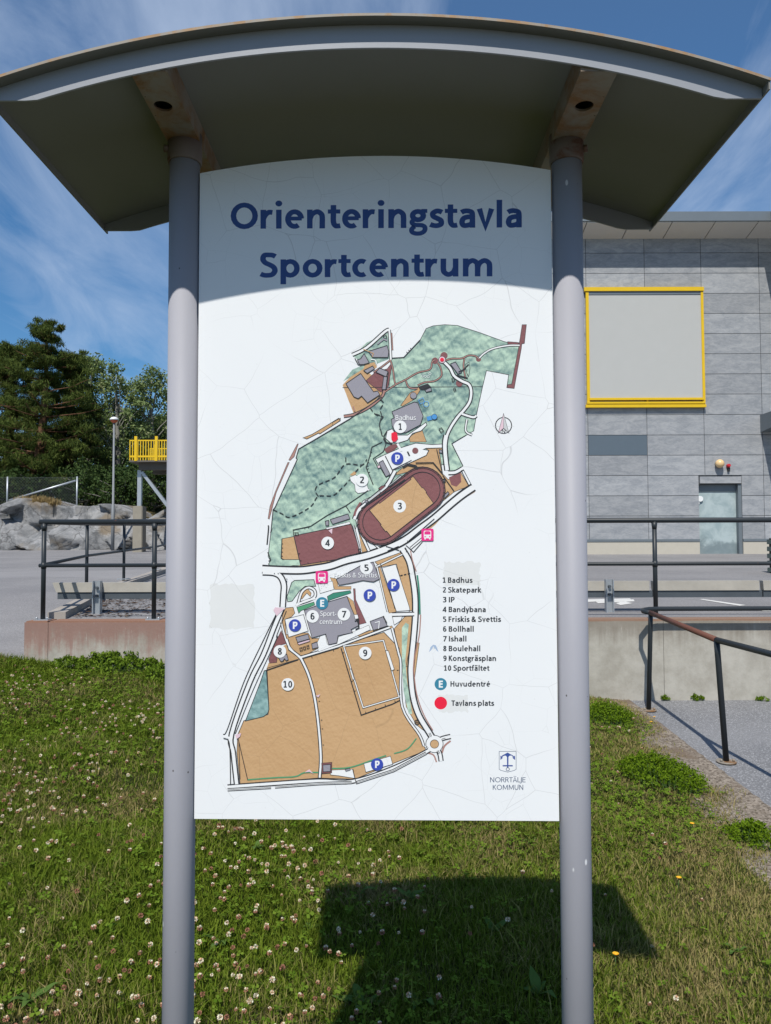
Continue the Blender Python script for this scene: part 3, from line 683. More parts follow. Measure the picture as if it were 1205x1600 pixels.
mpr.poly('C 255,205 310,178 470,108 600,68 740,80 835,75 840,108 690,112 664,122 712,130 692,172 440,288 405,302 430,330 345,358', 'white', 6, .8)
mpr.poly('C 340,140 425,95 445,100 350,150', 'brown', 7)
mpr.line('C 340,178 400,298 565,215', 1.1, 'dark', 8); mpr.disc(649, 704.2, 4.8, 'brown', 8); mpr.line('C 530,140 548,178', 1.8, 'dark', 8)
mpr.line('A 380,765 405,810', 3.2, 'white', 9)
mpr.road('C 425,305 360,420 300,482 170,590 108,645 75,720', 4.2)
mpr.road('D 680,50 700,130 760,262', 3.0, edge=.7, crv=False); mpr.road('D 700,130 830,245', 1.8, edge=.6, crv=False)
mpr.line('D 655,90 702,262', 2.6, 'dark', 6); mpr.line('D 655,90 702,262', 1.5, 'lgray', 7)
mpr.road('C 862,0 850,70 855,180 870,300', 5.5); mpr.road('C 880,322 940,318 1000,285', 4)
mpr.line('C 1005,262 910,72 1030,0', .9, 'dark', 8); mpr.line('C 990,300 1055,430', .9, 'dark', 8); mpr.line('C 1008,292 1080,430', .6, 'dark', 8)
main = 'C 1095,445 1000,510 900,590 760,712 640,800 520,890 400,952 200,1025 D 610,325 500,362 400,380 300,392 170,390 42,384'
mpr.curve('C 1105,482 900,615 760,765 650,850', 1.8, 'orange', 4)
mpr.road(main, 8.5, 5, 1.1); mpr.curve('C 1060,425 980,478 890,555 760,672 640,762 520,848 400,915 300,945', .8, 'dark', 8)
mpr.road('D 985,250 1030,330 1052,430 1070,560 1072,690 1062,830 F 85,640 82,720 95,850 130,960 190,1060 215,1100', 6.6, 5, 1.0)
mpr.line('D 1010,225 1060,270 1120,200', 1.0, 'dark', 8); mpr.road('D 1040,245 1190,120', 2.2, edge=.7, crv=False)
mpr.curve('D 1085,425 1098,540 1103,688', 2.6, 'dgreen', 8); mpr.curve('D 1040,260 1052,320 1078,400', 1.6, 'walk', 8)
mpr.curve('D 1108,690 1098,830 F 100,640 103,740 120,850 160,960 210,1045', 1.6, 'walk', 8)
mpr.road('D 45,405 120,410 165,435 188,490 185,560 180,640', 6.5, 5, .9)
mpr.road('D 175,650 120,780 50,960 E 160,210 70,465 78,560 95,715', 5.2, 5, 1.0)
mpr.curve('D 150,660 E 228,0 130,210 50,440 28,468', 1.2, 'dark', 6); mpr.curve('D 205,665 140,830 E 290,0 180,240 88,465', .9, 'dark', 8)
mpr.curve('E 30,488 55,500 62,560 65,720', 1.1, 'dark', 8); mpr.curve('E 28,478 55,484 62,500', 3.4, 'white', 7)
mpr.road('E 50,728 270,712 500,698 670,700 870,635 1050,545 1075,515', 4.2, 5, 1.0)
for q in ('E 50,742 265,730', 'E 285,728 500,712 665,706', 'E 685,708 870,648 1035,560'):
    mpr.line(q, 4.0, 'dark', 6); mpr.line(q, 2.6, 'white', 7); mpr.line(q, .6, 'dark', 8)
mpr.road('E 1075,515 1110,490 1155,478', 4.6, 5); mpr.road('E 1075,515 1100,560 1108,600', 4.6, 5); mpr.curve('E 1040,560 1070,570 1085,605', 2.2, 'walk', 4); mpr.curve('E 1155,500 1125,525 1112,560', 2.8, 'walk', 4)
mpr.disc(679, 1162.4, 14, 'dark', 5); mpr.disc(679, 1162.4, 13, 'white', 8); mpr.disc(679, 1162.4, 7, 'dark', 9); mpr.disc(679, 1162.4, 6.2, 'orange', 10)
for q in ('E 1050,460 1058,478', 'E 1110,495 1130,488', 'E 1090,548 1098,562', 'E 1030,540 1042,530'): mpr.line(q, 2.2, 'dark', 9); mpr.line(q, 1.0, 'white', 10)
mpr.road('E 412,88 450,170 480,280 500,420 512,580 506,682', 3.0, edge=.8); mpr.ticks('E 470,170 498,280 515,420 525,580', 12, 2.2, .8, 9, -1)
mpr.road('E 342,-5 358,45 412,86 600,30 D 900,775', 2.6, edge=.8, crv=False); mpr.road('D 170,740 215,890 300,985', 2.0, edge=.6)
mpr.road('D 915,780 960,950 E 908,120 915,330 1000,470 1022,525', 2.4, edge=.7); mpr.road('D 915,690 1065,686', 4, edge=.8, crv=False)
mpr.line('D 838,350 910,560 935,650', 1.0, 'dark', 8); mpr.road('D 815,372 885,670', 1.6, edge=.5, crv=False); mpr.poly('D 845,378 940,352 1032,640 1035,662 945,668', 'white', 6, .6)
mpr.road('D 810,368 985,285', 1.8, edge=.5, crv=False); mpr.dash('D 970,428 1040,412', 1.2, 'dark', 4, 2, 9)
mpr.curve('D 285,612 308,540 350,508 392,525 398,565 360,592 275,620', 4.2, 'dark', 5); mpr.curve('D 285,612 308,540 350,508 392,525 398,565 360,592 275,620', 2.8, 'white', 6)
mpr.curve('D 270,628 330,600 400,580', 3.0, 'white', 7); mpr.poly('D 195,722 320,690 352,800 220,842', 'white', 6, .7)
mpr.poly('D 420,485 515,465 525,520 432,548', 'white', 6, .4); mpr.poly('D 918,705 985,702 975,730 930,760', 'white', 7, .5)
mpr.poly('B 735,732 780,712 862,762 882,822 900,832 850,850 800,858 780,840 775,790 745,762', 'white', 6, .5); mpr.poly('B 735,715 770,685 790,695 775,720', 'orange', 5)
# field lines
for q in ('E 625,30 722,335 900,282 822,2', ): mpr.line(q, 2.4, 'dark', 7, True); mpr.line(q, 1.5, 'white', 8, True)
mpr.line('E 612,40 712,372 865,318 905,298', 1.3, 'dark', 8); mpr.ticks('E 612,40 712,372', 14, -2.6, .8, 9); mpr.ticks('E 712,372 905,298', 16, -2.6, .8, 9); mpr.ticks('E 908,298 890,60', 16, -2.6, .8, 9)
mpr.poly('E 832,52 846,52 876,145 862,152', 'white', 9, .5); mpr.poly('E 655,145 662,142 678,195 670,197', 'white', 9, .5); mpr.line('E 238,152 400,97', 1.4, 'dark', 8); mpr.ticks('E 250,148 400,97', 13, 2.5, .8, 9)
mpr.line('E 98,470 150,695', .9, 'dark', 8); mpr.line('E 105,495 112,690', .7, 'dark', 8)
mpr.line('E 425,90 600,38', 1.1, 'dark', 9); mpr.ticks('E 440,90 600,40', 14, 2.4, .8, 9)
mpr.curve('E 150,692 280,682 385,676 430,657 500,656', 2.0, 'green', 8); mpr.curve('E 565,636 660,630 780,590 835,572', 2.0, 'green', 8); mpr.curve('E 875,562 940,540 985,487', 1.8, 'green', 8)
mpr.poly('E 725,612 857,575 868,615 735,655', 'white', 8, .6); mpr.poly('E 560,645 672,640 680,685 600,672 560,668', 'white', 7, .5)
mpr.line('E 670,640 682,690 690,710', 1.0, 'dark', 9); mpr.poly('E 516,610 566,606 566,658 518,662', 'brown', 8, .6); mpr.poly('E 522,618 560,615 560,650 524,652', 'gray', 9, .6)
mpr.poly('E 632,640 655,634 658,644 636,650', 'gray', 9, .5); mpr.poly('E 432,655 455,640 478,664 456,652', 'palepink', 10); mpr.poly('E 88,470 118,460 112,478 95,490', 'palepink', 10); mpr.poly('E 487,276 510,268 500,284', 'palepink', 10)
mpr.poly('D 118,660 130,640 195,648 160,680 140,700', 'palepink', 9); mpr.poly('D 488,125 515,110 512,148', 'palepink', 9)
# buildings
for q in ('A 78,412 165,352 240,460 265,455 277,478 205,525 170,485 150,500 125,490', 'A 165,265 185,235 215,290 160,305 145,272', 'A 210,222 320,188 330,225 325,258 235,258', 'A 182,335 235,308 246,325 203,352',
          'A 255,345 275,320 325,340 315,372', 'A 300,370 321,370 312,447 290,447', 'A 692,296 722,285 760,345 737,356', 'A 540,440 575,430 582,455 550,463',
          'A 348,577 480,520 500,525 532,602 525,625 515,655 430,700 370,700 350,660 345,622 362,612', 'C 285,235 320,215 382,335 346,356', 'C 800,122 828,128 826,155 802,148', 'C 822,385 845,372 856,400 834,410', 'C 835,520 875,482 888,500 848,538',
          'D 325,660 400,632 500,600 612,566 640,640 692,762 640,790 650,810 552,832 545,880 490,892 470,820 378,846', 'D 540,452 700,362 790,335 832,450 790,470 720,460 640,478 560,492', 'D 500,50 620,12 632,45 516,82', 'D 466,62 490,55 490,92 470,92',
          'D 268,842 350,820 360,852 280,876', 'D 375,885 410,872 420,910 380,920', 'D 768,735 860,700 872,740 885,765 790,795', 'D 150,975 208,955 218,992 205,1000 192,985 182,1003 168,1005'):
    mpr.poly(q, 'gray', 9, .7)
mpr.poly('D 278,880 360,856 364,868 290,892', 'palepink', 9, .4); mpr.poly('A 505,430 560,412 582,435 550,450 520,448', 'dark', 9); mpr.disc(646.1, 618.2, 5.4, 'dark', 9); mpr.disc(646.1, 618.2, 4.7, 'gray', 10)
for q in ('D 295,915 310,910 312,930 298,934', 'D 318,908 332,903 336,922 322,926', 'D 342,900 355,895 358,914 346,918', 'C 835,380 845,376 850,395 840,400', 'D 262,138 285,138 285,155 265,155', 'D 688,250 702,247 706,270 692,274', 'A 625,680 640,672 652,690 637,700', 'A 700,382 712,375 718,392 706,402', 'A 710,442 720,438 725,452 715,457'): mpr.line(q, .8, 'dark', 10, True)
mpr.line('D 665,735 690,725 692,780 670,790', 1.6, 'dark', 10); mpr.line('D 800,745 830,735 825,785', 1.2, 'white', 11); mpr.line('D 858,705 880,745', 1.4, 'dark', 11)
mpr.poly('C 185,555 290,472 302,495 202,572', 'lgray', 9, .5); mpr.poly('C 368,430 470,343 485,356 380,442', 'lgray', 9, .5); mpr.poly('C 165,560 188,552 192,575 175,582', 'gray', 9, .5)
mpr.poly('C 280,455 310,432 345,430 300,470', 'brown', 9, .4); mpr.poly('D 470,107 630,65 636,80 476,117', 'white', 8, .4); mpr.poly('C 272,262 296,258 298,278 278,284', 'palepink', 10, .4)
mpr.poly('D 440,820 465,818 480,888 500,895 545,885 555,840 640,812 690,790 760,760 770,790 560,888 420,940 412,880', 'white', 7, .4)
mpr.poly('D 660,690 685,690 690,715 668,720', 'white', 10, .4)
mpr.curve('A 555,620 598,608', 6.5, 'pool', 9); mpr.disc(678.8, 651.5, 4.6, 'dark', 10); mpr.disc(678.8, 651.5, 4, 'pool', 11); mpr.ring(666, 631.5, 4.2, .9, 'pool', 10); mpr.line('A 505,510 530,495 541,520 515,532', .9, 'pool', 10, True)
for x, y in ((530, 368), (545, 370), (562, 372), (572, 355)): mpr.ring(520+x/3.766, 490+y/3.766, 1.8, .5, 'white', 9)
# running track: two ovals and the turf field
cxC, cyC, u = 478, 606, Vector((.791, -.612)); v = Vector((.612, .791))
def stad(a, r):
    o = []
    for s, t0 in ((1, -90), (-1, 90)):
        for i in range(15):
            t = R(t0 + 180*i/14); q = Vector((cxC, cyC)) + u*(s*a) + (u*math.cos(t) + v*math.sin(t))*r; o.append((540+q.x/5.477, 680+q.y/5.477))
    return o
mpr.poly(stad(226, 196), 'brown', 9, 1.1); mpr.line(stad(228, 151), .8, 'dark', 11, True); mpr.line(stad(226, 184), .5, 'dark', 11, True)
mpr.poly('C 578,352 655,452 662,448 692,485 688,492 752,582 388,866 352,820 344,826 300,770 306,764 205,642 285,578 292,585 560,380 556,370', 'orange', 11, .7)
st = stad(226, 196); mpr.ticks(st + st[:1], 5.5, 2.6, .7, 12)
mpr.line('C 490,275 530,250 600,265 620,290', 2.6, 'dark', 11); mpr.line('C 600,238 750,235 830,330', 1.3, 'dark', 11); mpr.line('C 830,340 930,480', 1.0, 'dark', 11); mpr.line('C 780,120 830,330', 1.0, 'dark', 11)
mpr.curve('C 75,690 90,640 130,575', 3.4, 'brown', 8); mpr.curve('C 130,630 125,690 150,830 250,930 300,945', 1.6, 'white', 8); mpr.line('C 135,628 330,500 510,380', 1.6, 'dark', 12)
# contour and trail lines
mpr.line('A 418,258 515,155', 1.3, 'dark', 7); mpr.line('A 350,262 420,258', 1.2, 'dark', 7); mpr.ticks('A 425,250 470,205', 4, -3, .8, 7); mpr.line('A 58,435 882,430', .7, 'dark', 4)
mpr.line('B 335,510 500,415 735,275 A 290,490', 1.2, 'dark', 7); mpr.line('B 335,510 315,580 325,590 150,968 135,985 118,1155 D 98,140', 1.0, 'dark', 7)
for q in ('B 135,985 210,1020 260,1045 360,1005 440,950 490,880 600,875 670,820 735,750', 'B 490,880 465,840 480,800 520,775 620,730 700,630 830,635 870,590', 'B 705,575 705,625', 'B 895,185 935,235 1000,260', 'B 975,120 1000,150 975,200 985,250 970,330 1000,430',
          'B 940,235 1000,255', 'B 1000,255 970,310 990,400', 'B 780,690 830,635'): mpr.dash(smooth(P(q)), 1.2, 'dark', 7, 4, 9)
mpr.line('B 295,1145 430,1115 560,1030 705,955 880,835', 1.1, 'dark', 8); mpr.line('B 705,955 740,1010', 1, 'dark', 8); mpr.line('B 990,455 910,495 895,560 865,655 920,790', 1.1, 'dark', 8); mpr.ticks('B 900,520 865,655 920,790', 5, -3, .7, 8)
mpr.line('B 1000,430 1020,470 1000,530 920,585 960,660', .9, 'dark', 8); mpr.line('A 320,692 300,722 315,758 350,768', 1.4, 'dark', 9); mpr.poly('A 300,800 345,770 385,765 395,775 330,828', 'brown', 5)
mpr.line('D 255,160 250,120 360,100', .9, 'dark', 8); mpr.ticks('D 290,112 365,98', 5, 2.4, .7, 8); mpr.ticks('D 262,165 300,350', 9, 2.4, .7, 9, -1); mpr.ticks('D 500,335 700,278', 9, -2.4, .7, 9); mpr.ticks('D 330,350 500,330', 9, -2.4, .7, 9)
mpr.line('D 175,180 170,310 185,320', 1, 'dark', 8); mpr.ticks('D 172,200 170,310', 6, -2.6, .7, 8); mpr.curve('D 82,90 85,110 75,220', 1.6, 'dark', 6); mpr.curve('D 85,330 98,320 80,270', 1.2, 'dark', 8)
mpr.line('A 740,345 770,330 800,300', 1.6, 'dark', 9); mpr.line('A 730,362 765,372 795,380', 1.5, 'dark', 9); mpr.poly('A 780,300 802,285 808,320 800,370 788,350', 'forest', 8, .5)
mpr.line('A 180,210 240,235 232,255', 1.2, 'orange', 10); mpr.line('A 130,262 150,300 190,300', 1.0, 'dark', 9); mpr.curve('A 225,270 250,275 258,300', 1.4, 'white', 9); mpr.line('A 262,180 300,150 320,160', 2.2, 'gray', 9); mpr.ring(520+308/3.766, 490+137/3.766, 2.6, .8, 'dark', 9)
mpr.line('A 120,545 130,575', 1.6, 'walk', 9); mpr.line('A 560,165 562,166', 1, 'dark', 9)
for q in ('C 345,950 460,985', 'C 360,990 455,950', 'C 540,905 760,715'): mpr.line(q, 1.0, 'dark', 9)
for i in range(14):
    mpr.disc(400+(432+random.random()*85)/4.304, 800+(480+random.random()*52)/4.304, .35, 'dark', 9, n=6)
for x, y in ((125, 413), (150, 413), (208, 450), (208, 465), (1005, 250), (1012, 265), (1020, 195)): mpr.disc(400+x/4.304, 800+y/4.304, .8, 'dark', 9, n=8)
mpr.ring(340+988/3.171, 1000+407/3.171, 3.6, .8, 'dark', 9); mpr.line('E 978,407 998,407', .7, 'dark', 9); mpr.line('E 988,397 988,417', .7, 'dark', 9)
mpr.poly('A 345,705 362,696 378,702 384,735 372,752 355,755 345,735', 'red', 13)
mpr.build('map_print'); NB = mpr.count
def one(name, fn, label=None, base=0):
    p = Print(); fn(p); o = p.build(name, base=base)
    if label: o['label'] = label
    return o
one('title_lettering', lambda p: p.text('Orienteringstavla', 360.5, 357.5, 40.5, 'title', 2, 455, .188, slope=.005), 'upper title line Orienteringstavla')
one('title_lettering', lambda p: p.text('Sportcentrum', 405.5, 433.5, 38.5, 'title', 2, 364, .192, slope=.005), 'lower title line Sportcentrum')
rows = (('1 Badhus', 46.5), ('2 Skatepark', 60), ('3 IP', 18.5), ('4 Bandybana', 67), ('5 Friskis & Svettis', 90.5), ('6 Bollhall', 48), ('7 Ishall', 36.5), ('8 Boulehall', 58), ('9 Konstgräsplan', 82.5), ('10 Sportfältet', 71))
for i, (t, wd) in enumerate(rows): one('legend_line', lambda p: p.text(t, 691.8 + i*.12 + (1 if i == 9 else 0), 910.8 + 15.27*i, 8.6, 'text', 2, wd, .195), 'legend line reading ' + t, 8)
one('legend_line', lambda p: p.text('Huvudentré', 704, 1073, 8.6, 'text', 2, 62, .195), 'legend line reading Huvudentré', 8)
one('legend_line', lambda p: p.text('Tavlans plats', 705.5, 1103, 8.6, 'text', 2, 66.5, .195), 'legend line reading Tavlans plats', 8)
one('place_name', lambda p: p.text('Badhus', 634, 656.5, 7.6, 'white', 14, 31.5, .12, True), 'white Badhus lettering on the grey building', NB)
one('place_name', lambda p: p.text('Friskis & Svettis', 522, 902.3, 7.6, 'white', 14, 67, .12), 'white Friskis & Svettis lettering', NB)
one('place_name', lambda p: (p.text('Sport-', 500.3, 962.5, 7.6, 'white', 14, 25.5, .12), p.text('centrum', 499.8, 975, 7.6, 'white', 14, 34.5, .12)), 'white Sportcentrum lettering on the grey hall', NB)
for i, (x, y) in enumerate(((625.5, 667), (565.7, 750.2), (624.6, 791), (512.2, 848.4), (572.7, 887.3), (488.6, 963), (537.6, 959.7), (437.6, 1017.7), (570.8, 1020.2), (450, 1069.2))):
    s = str(i+1); wd = {'1': 5.5, '10': 14}.get(s, 6.6)
    one('place_number', lambda p: (p.disc(x, y, 9.9, 'white', 14), p.text(s, x, y+5.2, 10.6, 'text', 15, wd, .19, True)), 'white disc numbered ' + s, NB)
for x, y in ((620.8, 716.2), (577.8, 930), (615, 914), (461, 977), (589.3, 1194)):
    one('parking_symbol', lambda p: (p.disc(x, y, 9.6, 'park', 14), p.text('P', x+.4, y+5.6, 11.2, 'white', 15, 7, .21, True)), None, NB)
for x, y, r, bb in ((503.5, 942.5, 9.6, NB), (688.8, 1069, 9.6, 4)):
    one('entrance_symbol', lambda p: (p.disc(x, y, r, 'entr', 14), p.text('E', x+.2, y+5.5, 11, 'white', 15, 6.4, .21, True)), None, bb)
def rrect(x, y, w, h, r):
    return [(x+sx*(w/2-r)+r*math.cos(R(t)), y+sy*(h/2-r)+r*math.sin(R(t))) for sx, sy, t0 in ((1,1,0), (-1,1,90), (-1,-1,180), (1,-1,270)) for t in (t0, t0+30, t0+60, t0+90)]
for x, y in ((668, 835.6), (503, 901.8)):
    def bus(p):
        p.poly(rrect(x, y, 19, 19, 2), 'pink', 14); p.poly(rrect(x, y-.5, 11.6, 12, 2), 'white', 15); p.poly(rrect(x, y-2.6, 9.4, 4.6, .8), 'pink', 16)
        p.line([(x-3.2, y-5.6), (x+3.2, y-5.6)], .9, 'pink', 16)
        for s in (-1, 1): p.disc(x+s*3.6, y+3, 1.1, 'pink', 16, n=12); p.poly(rrect(x+s*3.7, y+6, 2.4, 2.6, .5), 'white', 15)
    one('bus_stop_symbol', bus, None, NB)
one('location_dot', lambda p: p.disc(688.8, 1098.6, 9.9, 'red', 14), None, 4)
def compass(p):
    p.ring(787, 664.8, 12.6, 1.2, 'dark', 14); p.line([(770, 666), (804, 666)], .5, 'lgray', 14); p.poly([(787, 646), (795, 676), (787, 669)], 'lgray', 15, .4); p.poly([(787, 646), (779, 676), (787, 669)], 'palepink', 15, .4)
    p.line([(787, 646), (795.5, 677), (787, 669.5), (778.5, 677)], .8, 'dark', 16, True); p.text('N', 787, 677, 6.5, 'dark', 15, 5.5, .14, True)
one('compass_rose', compass)
def emblem(p):
    e = lambda s: [(740+float(a)/10.955, 1150+float(b)/10.955) for a, b in (t.split(',') for t in s.split())]
    p.line(e('440,265 730,265 730,570 700,590 588,620 470,590 440,570'), .75, 'crest', 14, True)
    p.poly(e('585,283 620,305 670,330 695,350 710,335 712,415 690,395 662,372 685,368 650,335 615,340 600,360 598,500 575,500 573,360 555,338 520,340 485,368 508,372 480,395 463,415 460,335 475,350 500,328 550,303'), 'emblem', 14)
    p.line(e('500,510 672,510'), 2.0, 'emblem', 15); p.line(e('586,480 586,545'), 2.2, 'emblem', 15); p.ring(740+587/10.955, 1150+570/10.955, 2.5, .9, 'crest', 15)
    p.text('NORRTÄLJE', 766, 1222.4, 7.8, 'crest', 14, 55.4, .115); p.text('KOMMUN', 770.2, 1234.2, 7.8, 'crest', 14, 47.5, .115)
one('municipal_emblem', emblem)
one('hall_symbol', lambda p: (p.poly('F 188,590 197,562 212,548 228,552 243,590 232,582 226,572 206,572 198,582', 'paleblue', 14), p.poly('F 205,575 213,556 222,575', 'residue', 15)))
def ragged(x0, y0, x1, y1, j=2.0, n=14):
    o = []
    for i in range(n): o.append((x0+(x1-x0)*i/n, y0+random.uniform(-j, j)))
    for i in range(n): o.append((x1+random.uniform(-j, j), y0+(y1-y0)*i/n))
    for i in range(n): o.append((x1-(x1-x0)*i/n, y1+random.uniform(-j, j)))
    for i in range(n): o.append((x0+random.uniform(-j, j), y1-(y1-y0)*i/n))
    return o
for q in ((328, 913, 397, 982), (694, 878, 750, 915), (685, 1086, 731, 1113)): one('glue_mark', lambda p: p.poly(ragged(*q), 'residue', 1), 'greyish glue mark left on the white panel')

# ------------------------------------------------------------------ retaining wall, railings, guard rail
mb = MB(); ZT = .965
xj = [XL, -3.27, .1, at(1037, 1000, WY).x, 12.5]
for i in range(len(xj)-1): mb.box((xj[i]+(.002 if i else 0), WY, -.3), (xj[i+1]-.002, WY+.24, ZT))
mb.box((XL, WY+.06, -.25), (12.5, WY+.2, ZT-.02))
wall = mb.build('retaining_wall', M['concrete'], None); tag(wall, 'low concrete retaining wall with red-brown stains behind the map board', 'wall')
bmw = bmesh.new(); bmw.from_mesh(wall.data); bmesh.ops.bevel(bmw, geom=[e for e in bmw.edges if abs(e.verts[0].co.z-ZT) < 1e-4 and abs(e.verts[1].co.z-ZT) < 1e-4], offset=.012, segments=2, affect='EDGES'); bmw.to_mesh(wall.data); bmw.free()
mb = MB()
kp = [(-3.4, 7.76), (-3.62, 8.9), (-3.95, 10.35), (-4.2, 13), (-4.7, 17)]
for (xa, ya), (xb, yb) in zip(kp, kp[1:]): mb.bar((xa+.1, ya, yard_z(0, ya)-.08), (xb+.1, yb, yard_z(0, yb)-.08), .17, .30)
kb = mb.build('kerb_wall', vary('kerb concrete', (.33,.30,.27), .2, 6, .9, .2, 0, .3, 40)); tag(kb, 'low concrete kerb wall running back from the left end of the retaining wall', 'kerb')
rr = np.random.default_rng(3); V = []
for k in range(800):
    t = rr.random()**1.3; y = 7.85+2.6*rr.random(); x = -3.25-.17*(y-7.8)*1.2 + (.1+1.9*t)*(1-.25*(y-7.8)/2.6); z = yard_z(0, y)+.006+.012*rr.random(); a = rr.uniform(0, 6.28); l = rr.uniform(.015, .045)
    c_, s_ = math.cos(a)*l, math.sin(a)*l; V.append([(x-c_, y-s_, z), (x+s_*.4, y-c_*.4, z+.008), (x+c_, y+s_, z), (x-s_*.4, y+c_*.4, z+.004)])
tag(quads('leaf_litter', np.array(V), vary('dead leaves', (.085,.05,.03), .4, 30, .9)), 'brown leaf litter on the asphalt beside the kerb', kind='stuff')
YR = 7.62; zt, zm = at(300, 815, YR).z, at(300, 883, YR).z
rl = empty('steel_railing', (at(68, 950, YR).x, YR, ZT), 'dark painted two-rail steel railing standing on the retaining wall', 'railing')
xa = at(64, 815, YR).x
for nm, z, r in (('top_rail', zt, .026), ('mid_rail', zm, .019)):
    mb = MB(); mb.tube([(xa-.01, YR, z), (12.4, YR, z)], r, 14); mb.build(nm, M['steel_dark'], rl)
mb = MB(); mb.tube([(xa, YR, zm), (-3.95, 10.2, zm+.06), (-4.3, 14.5, zm+.17), (-5.6, 22, zm+.38)], .019, 10); mb.build('mid_rail', M['steel_dark'], rl)
mb = MB(); mb.tube([(xa, YR, zt), (-3.95, 10.2, zt+.05), (-4.3, 14.5, zt+.15), (-5.6, 22, zt+.36)], .022, 10); mb.build('top_rail', M['steel_dark'], rl)
pxs = [at(68, 900, YR).x, at(241, 900, YR).x, -.55, .85, at(1024, 900, YR).x, 4.1, 5.6, 7.1, 8.6]
for x in pxs:
    mb = MB(); mb.tube([(x, YR, ZT), (x, YR, zt)], .0225, 14); mb.tube([(x, YR, zm-.03), (x, YR, zm+.03)], .026, 14); mb.tube([(x, YR, zt-.09), (x, YR, zt-.02)], [.0225, .03], 14)
    po = mb.build('post', M['steel_dark'], rl)
    mb = MB(); mb.box((x-.07, YR-.05, ZT), (x+.07, YR+.05, ZT+.01))
    for sx in (-1, 1): mb.tube([(x+sx*.052, YR-.02, ZT+.01), (x+sx*.052, YR-.02, ZT+.03)], .009, 8)
    mb.build('base_plate', M['galv'], po)
for x, y in ((-3.95, 10.2), (-4.07, 12.0), (-4.32, 14.5), (-4.9, 18)):
    k = (y-YR)/14; mb = MB(); z = yard_z(0, y); mb.tube([(x, y, z-.05), (x, y, zt+.05+.02*(y-10.2))], .022, 12); po = mb.build('post', M['steel_dark'], rl)
    mb = MB(); mb.box((x-.09, y-.06, z+.09), (x+.09, y+.06, z+.102)); mb.build('base_plate', M['galv'], po)
YG = 8.2
gr = empty('guard_rail', (at(151, 955, YG).x, YG, .96), 'low guard rail of weathered wood planks over a dark steel beam on galvanised posts', 'guard rail')
zc, zd, ze = at(100, 911, YG).z, at(100, 926, YG).z, at(100, 937, YG).z
joints = [at(78, 915, YG).x, -.6, at(1021, 915, YG).x, at(1194, 915, YG).x, 7.6, 10.4]
for i in range(len(joints)-1):
    mb = MB(); x0, x1 = joints[i]+(.02 if i else 0), joints[i+1]-.02; ch = .1 if i == 0 else .02
    y0, y1 = YG+.06, YG+.14
    mb.add([(x0, y0, zc), (x1, y0, zc), (x1, y0, zd), (x0+ch*.4, y0, zd), (x0, y1, zc), (x1, y1, zc), (x1, y1, zd), (x0+ch*.4, y1, zd)], [(3,2,1,0), (4,5,6,7), (0,1,5,4), (1,2,6,5), (2,3,7,6), (3,0,4,7)])
    mb.build('plank', M['wood'], gr)
    mb = MB(); mb.box((x0+ch*.5, y0+.015, ze), (x1+.035, y1-.01, zd-.001)); mb.build('steel_beam', M['galv_dark'], gr)
for x in (at(151, 930, YG).x, -.33, at(953, 930, YG).x, 5.05, 7.7):
    mb = MB(); z = yard_z(0, YG); zt2 = at(100, 908, YG).z
    for sx in (-1, 1): mb.box((x+sx*.036-.005, YG-.02, z-.1), (x+sx*.036+.005, YG+.055, zt2))
    mb.box((x-.031, YG+.02, z-.1), (x+.031, YG+.028, zt2)); po = mb.build('post', M['galv'], gr)
    for dz in (.05, -.035):
        mb = MB(); mb.tube([(x, YG+.02, zd+dz), (x, YG-.012, zd+dz)], .015, 10); mb.build('bolt', M['galv_dark'], po)
hr = empty('handrail', (2.45, 7.1, .15), 'dark ramp handrail with a rust-red stretch bending round in front of the concrete wall', 'handrail')
zh = at(1015, 957, 7.1).z
bend = [(2.60, 7.36, zh+.012), (2.50, 7.35, zh+.01), (2.42, 7.29, zh+.005), (2.40, 7.21, zh), (2.43, 7.1, zh-.004)]
mb = MB(); mb.tube([(11, 7.36, zh+.012), (6, 7.36, zh+.012)] + bend, .0215, 12); mb.build('rail', M['steel_dark'], hr)
pA = Vector(bend[-1]); pB = at(1120, 1000, 5.62)
mb = MB(); mb.tube([pA+Vector((0,.012,.0005)), pA.lerp(pB, .5), pB], .0222, 12); o = mb.build('rail', M['rail_rust'], hr); o['label'] = 'rust-red section of the rail'
pC = at(1205, 1022, 4.95); dC = (pC-pB); mb = MB(); mb.tube([pB, pC, pC+dC*1.2, pC+dC*2.4], .0215, 12); mb.build('rail', M['steel_dark'], hr)
for top, base in ((pA, at(1015, 1108, 7.08)), (pB, at(1137, 1190, 5.6)), (pC+dC*1.6, pC+dC*1.6-Vector((-.05, 0, .88)))):
    base = Vector((base.x, top.y, path_z(base.x, top.y)+.004)); mb = MB()
    mb.tube([top-Vector((0,0,.005)), top.lerp(base, .12), base], .021, 12); po = mb.build('post', M['steel_dark'], hr)
    mb = MB(); mb.tube([base, base+Vector((0,0,.01))], .07, 16)
    for sx in (-1, 1): mb.tube([base+Vector((sx*.045, -.02, .01)), base+Vector((sx*.045, -.02, .028))], .009, 8)
    mb.build('base_plate', M['bracket'], po)
# worn white paint on the yard
mb = MB()
for q in ('918,937 984,935.5 988,938 918,941', '962,943 975,940 989,943 970,946', '930,940 990,937 992,940 935,943', '1093,937 1099,936.5 1166,946 1156,947', '1186,953 1205,952 1205,955.5 1192,955.5'):
    ps = [ground_at(*map(float, t.split(',')), yard_z) for t in q.split()]; mb.add([(p.x, p.y, yard_z(p.x, p.y)+.004) for p in ps], [(3,2,1,0)])
mk = mb.build('road_marking', M['whitepaint']); tag(mk, kind='structure')

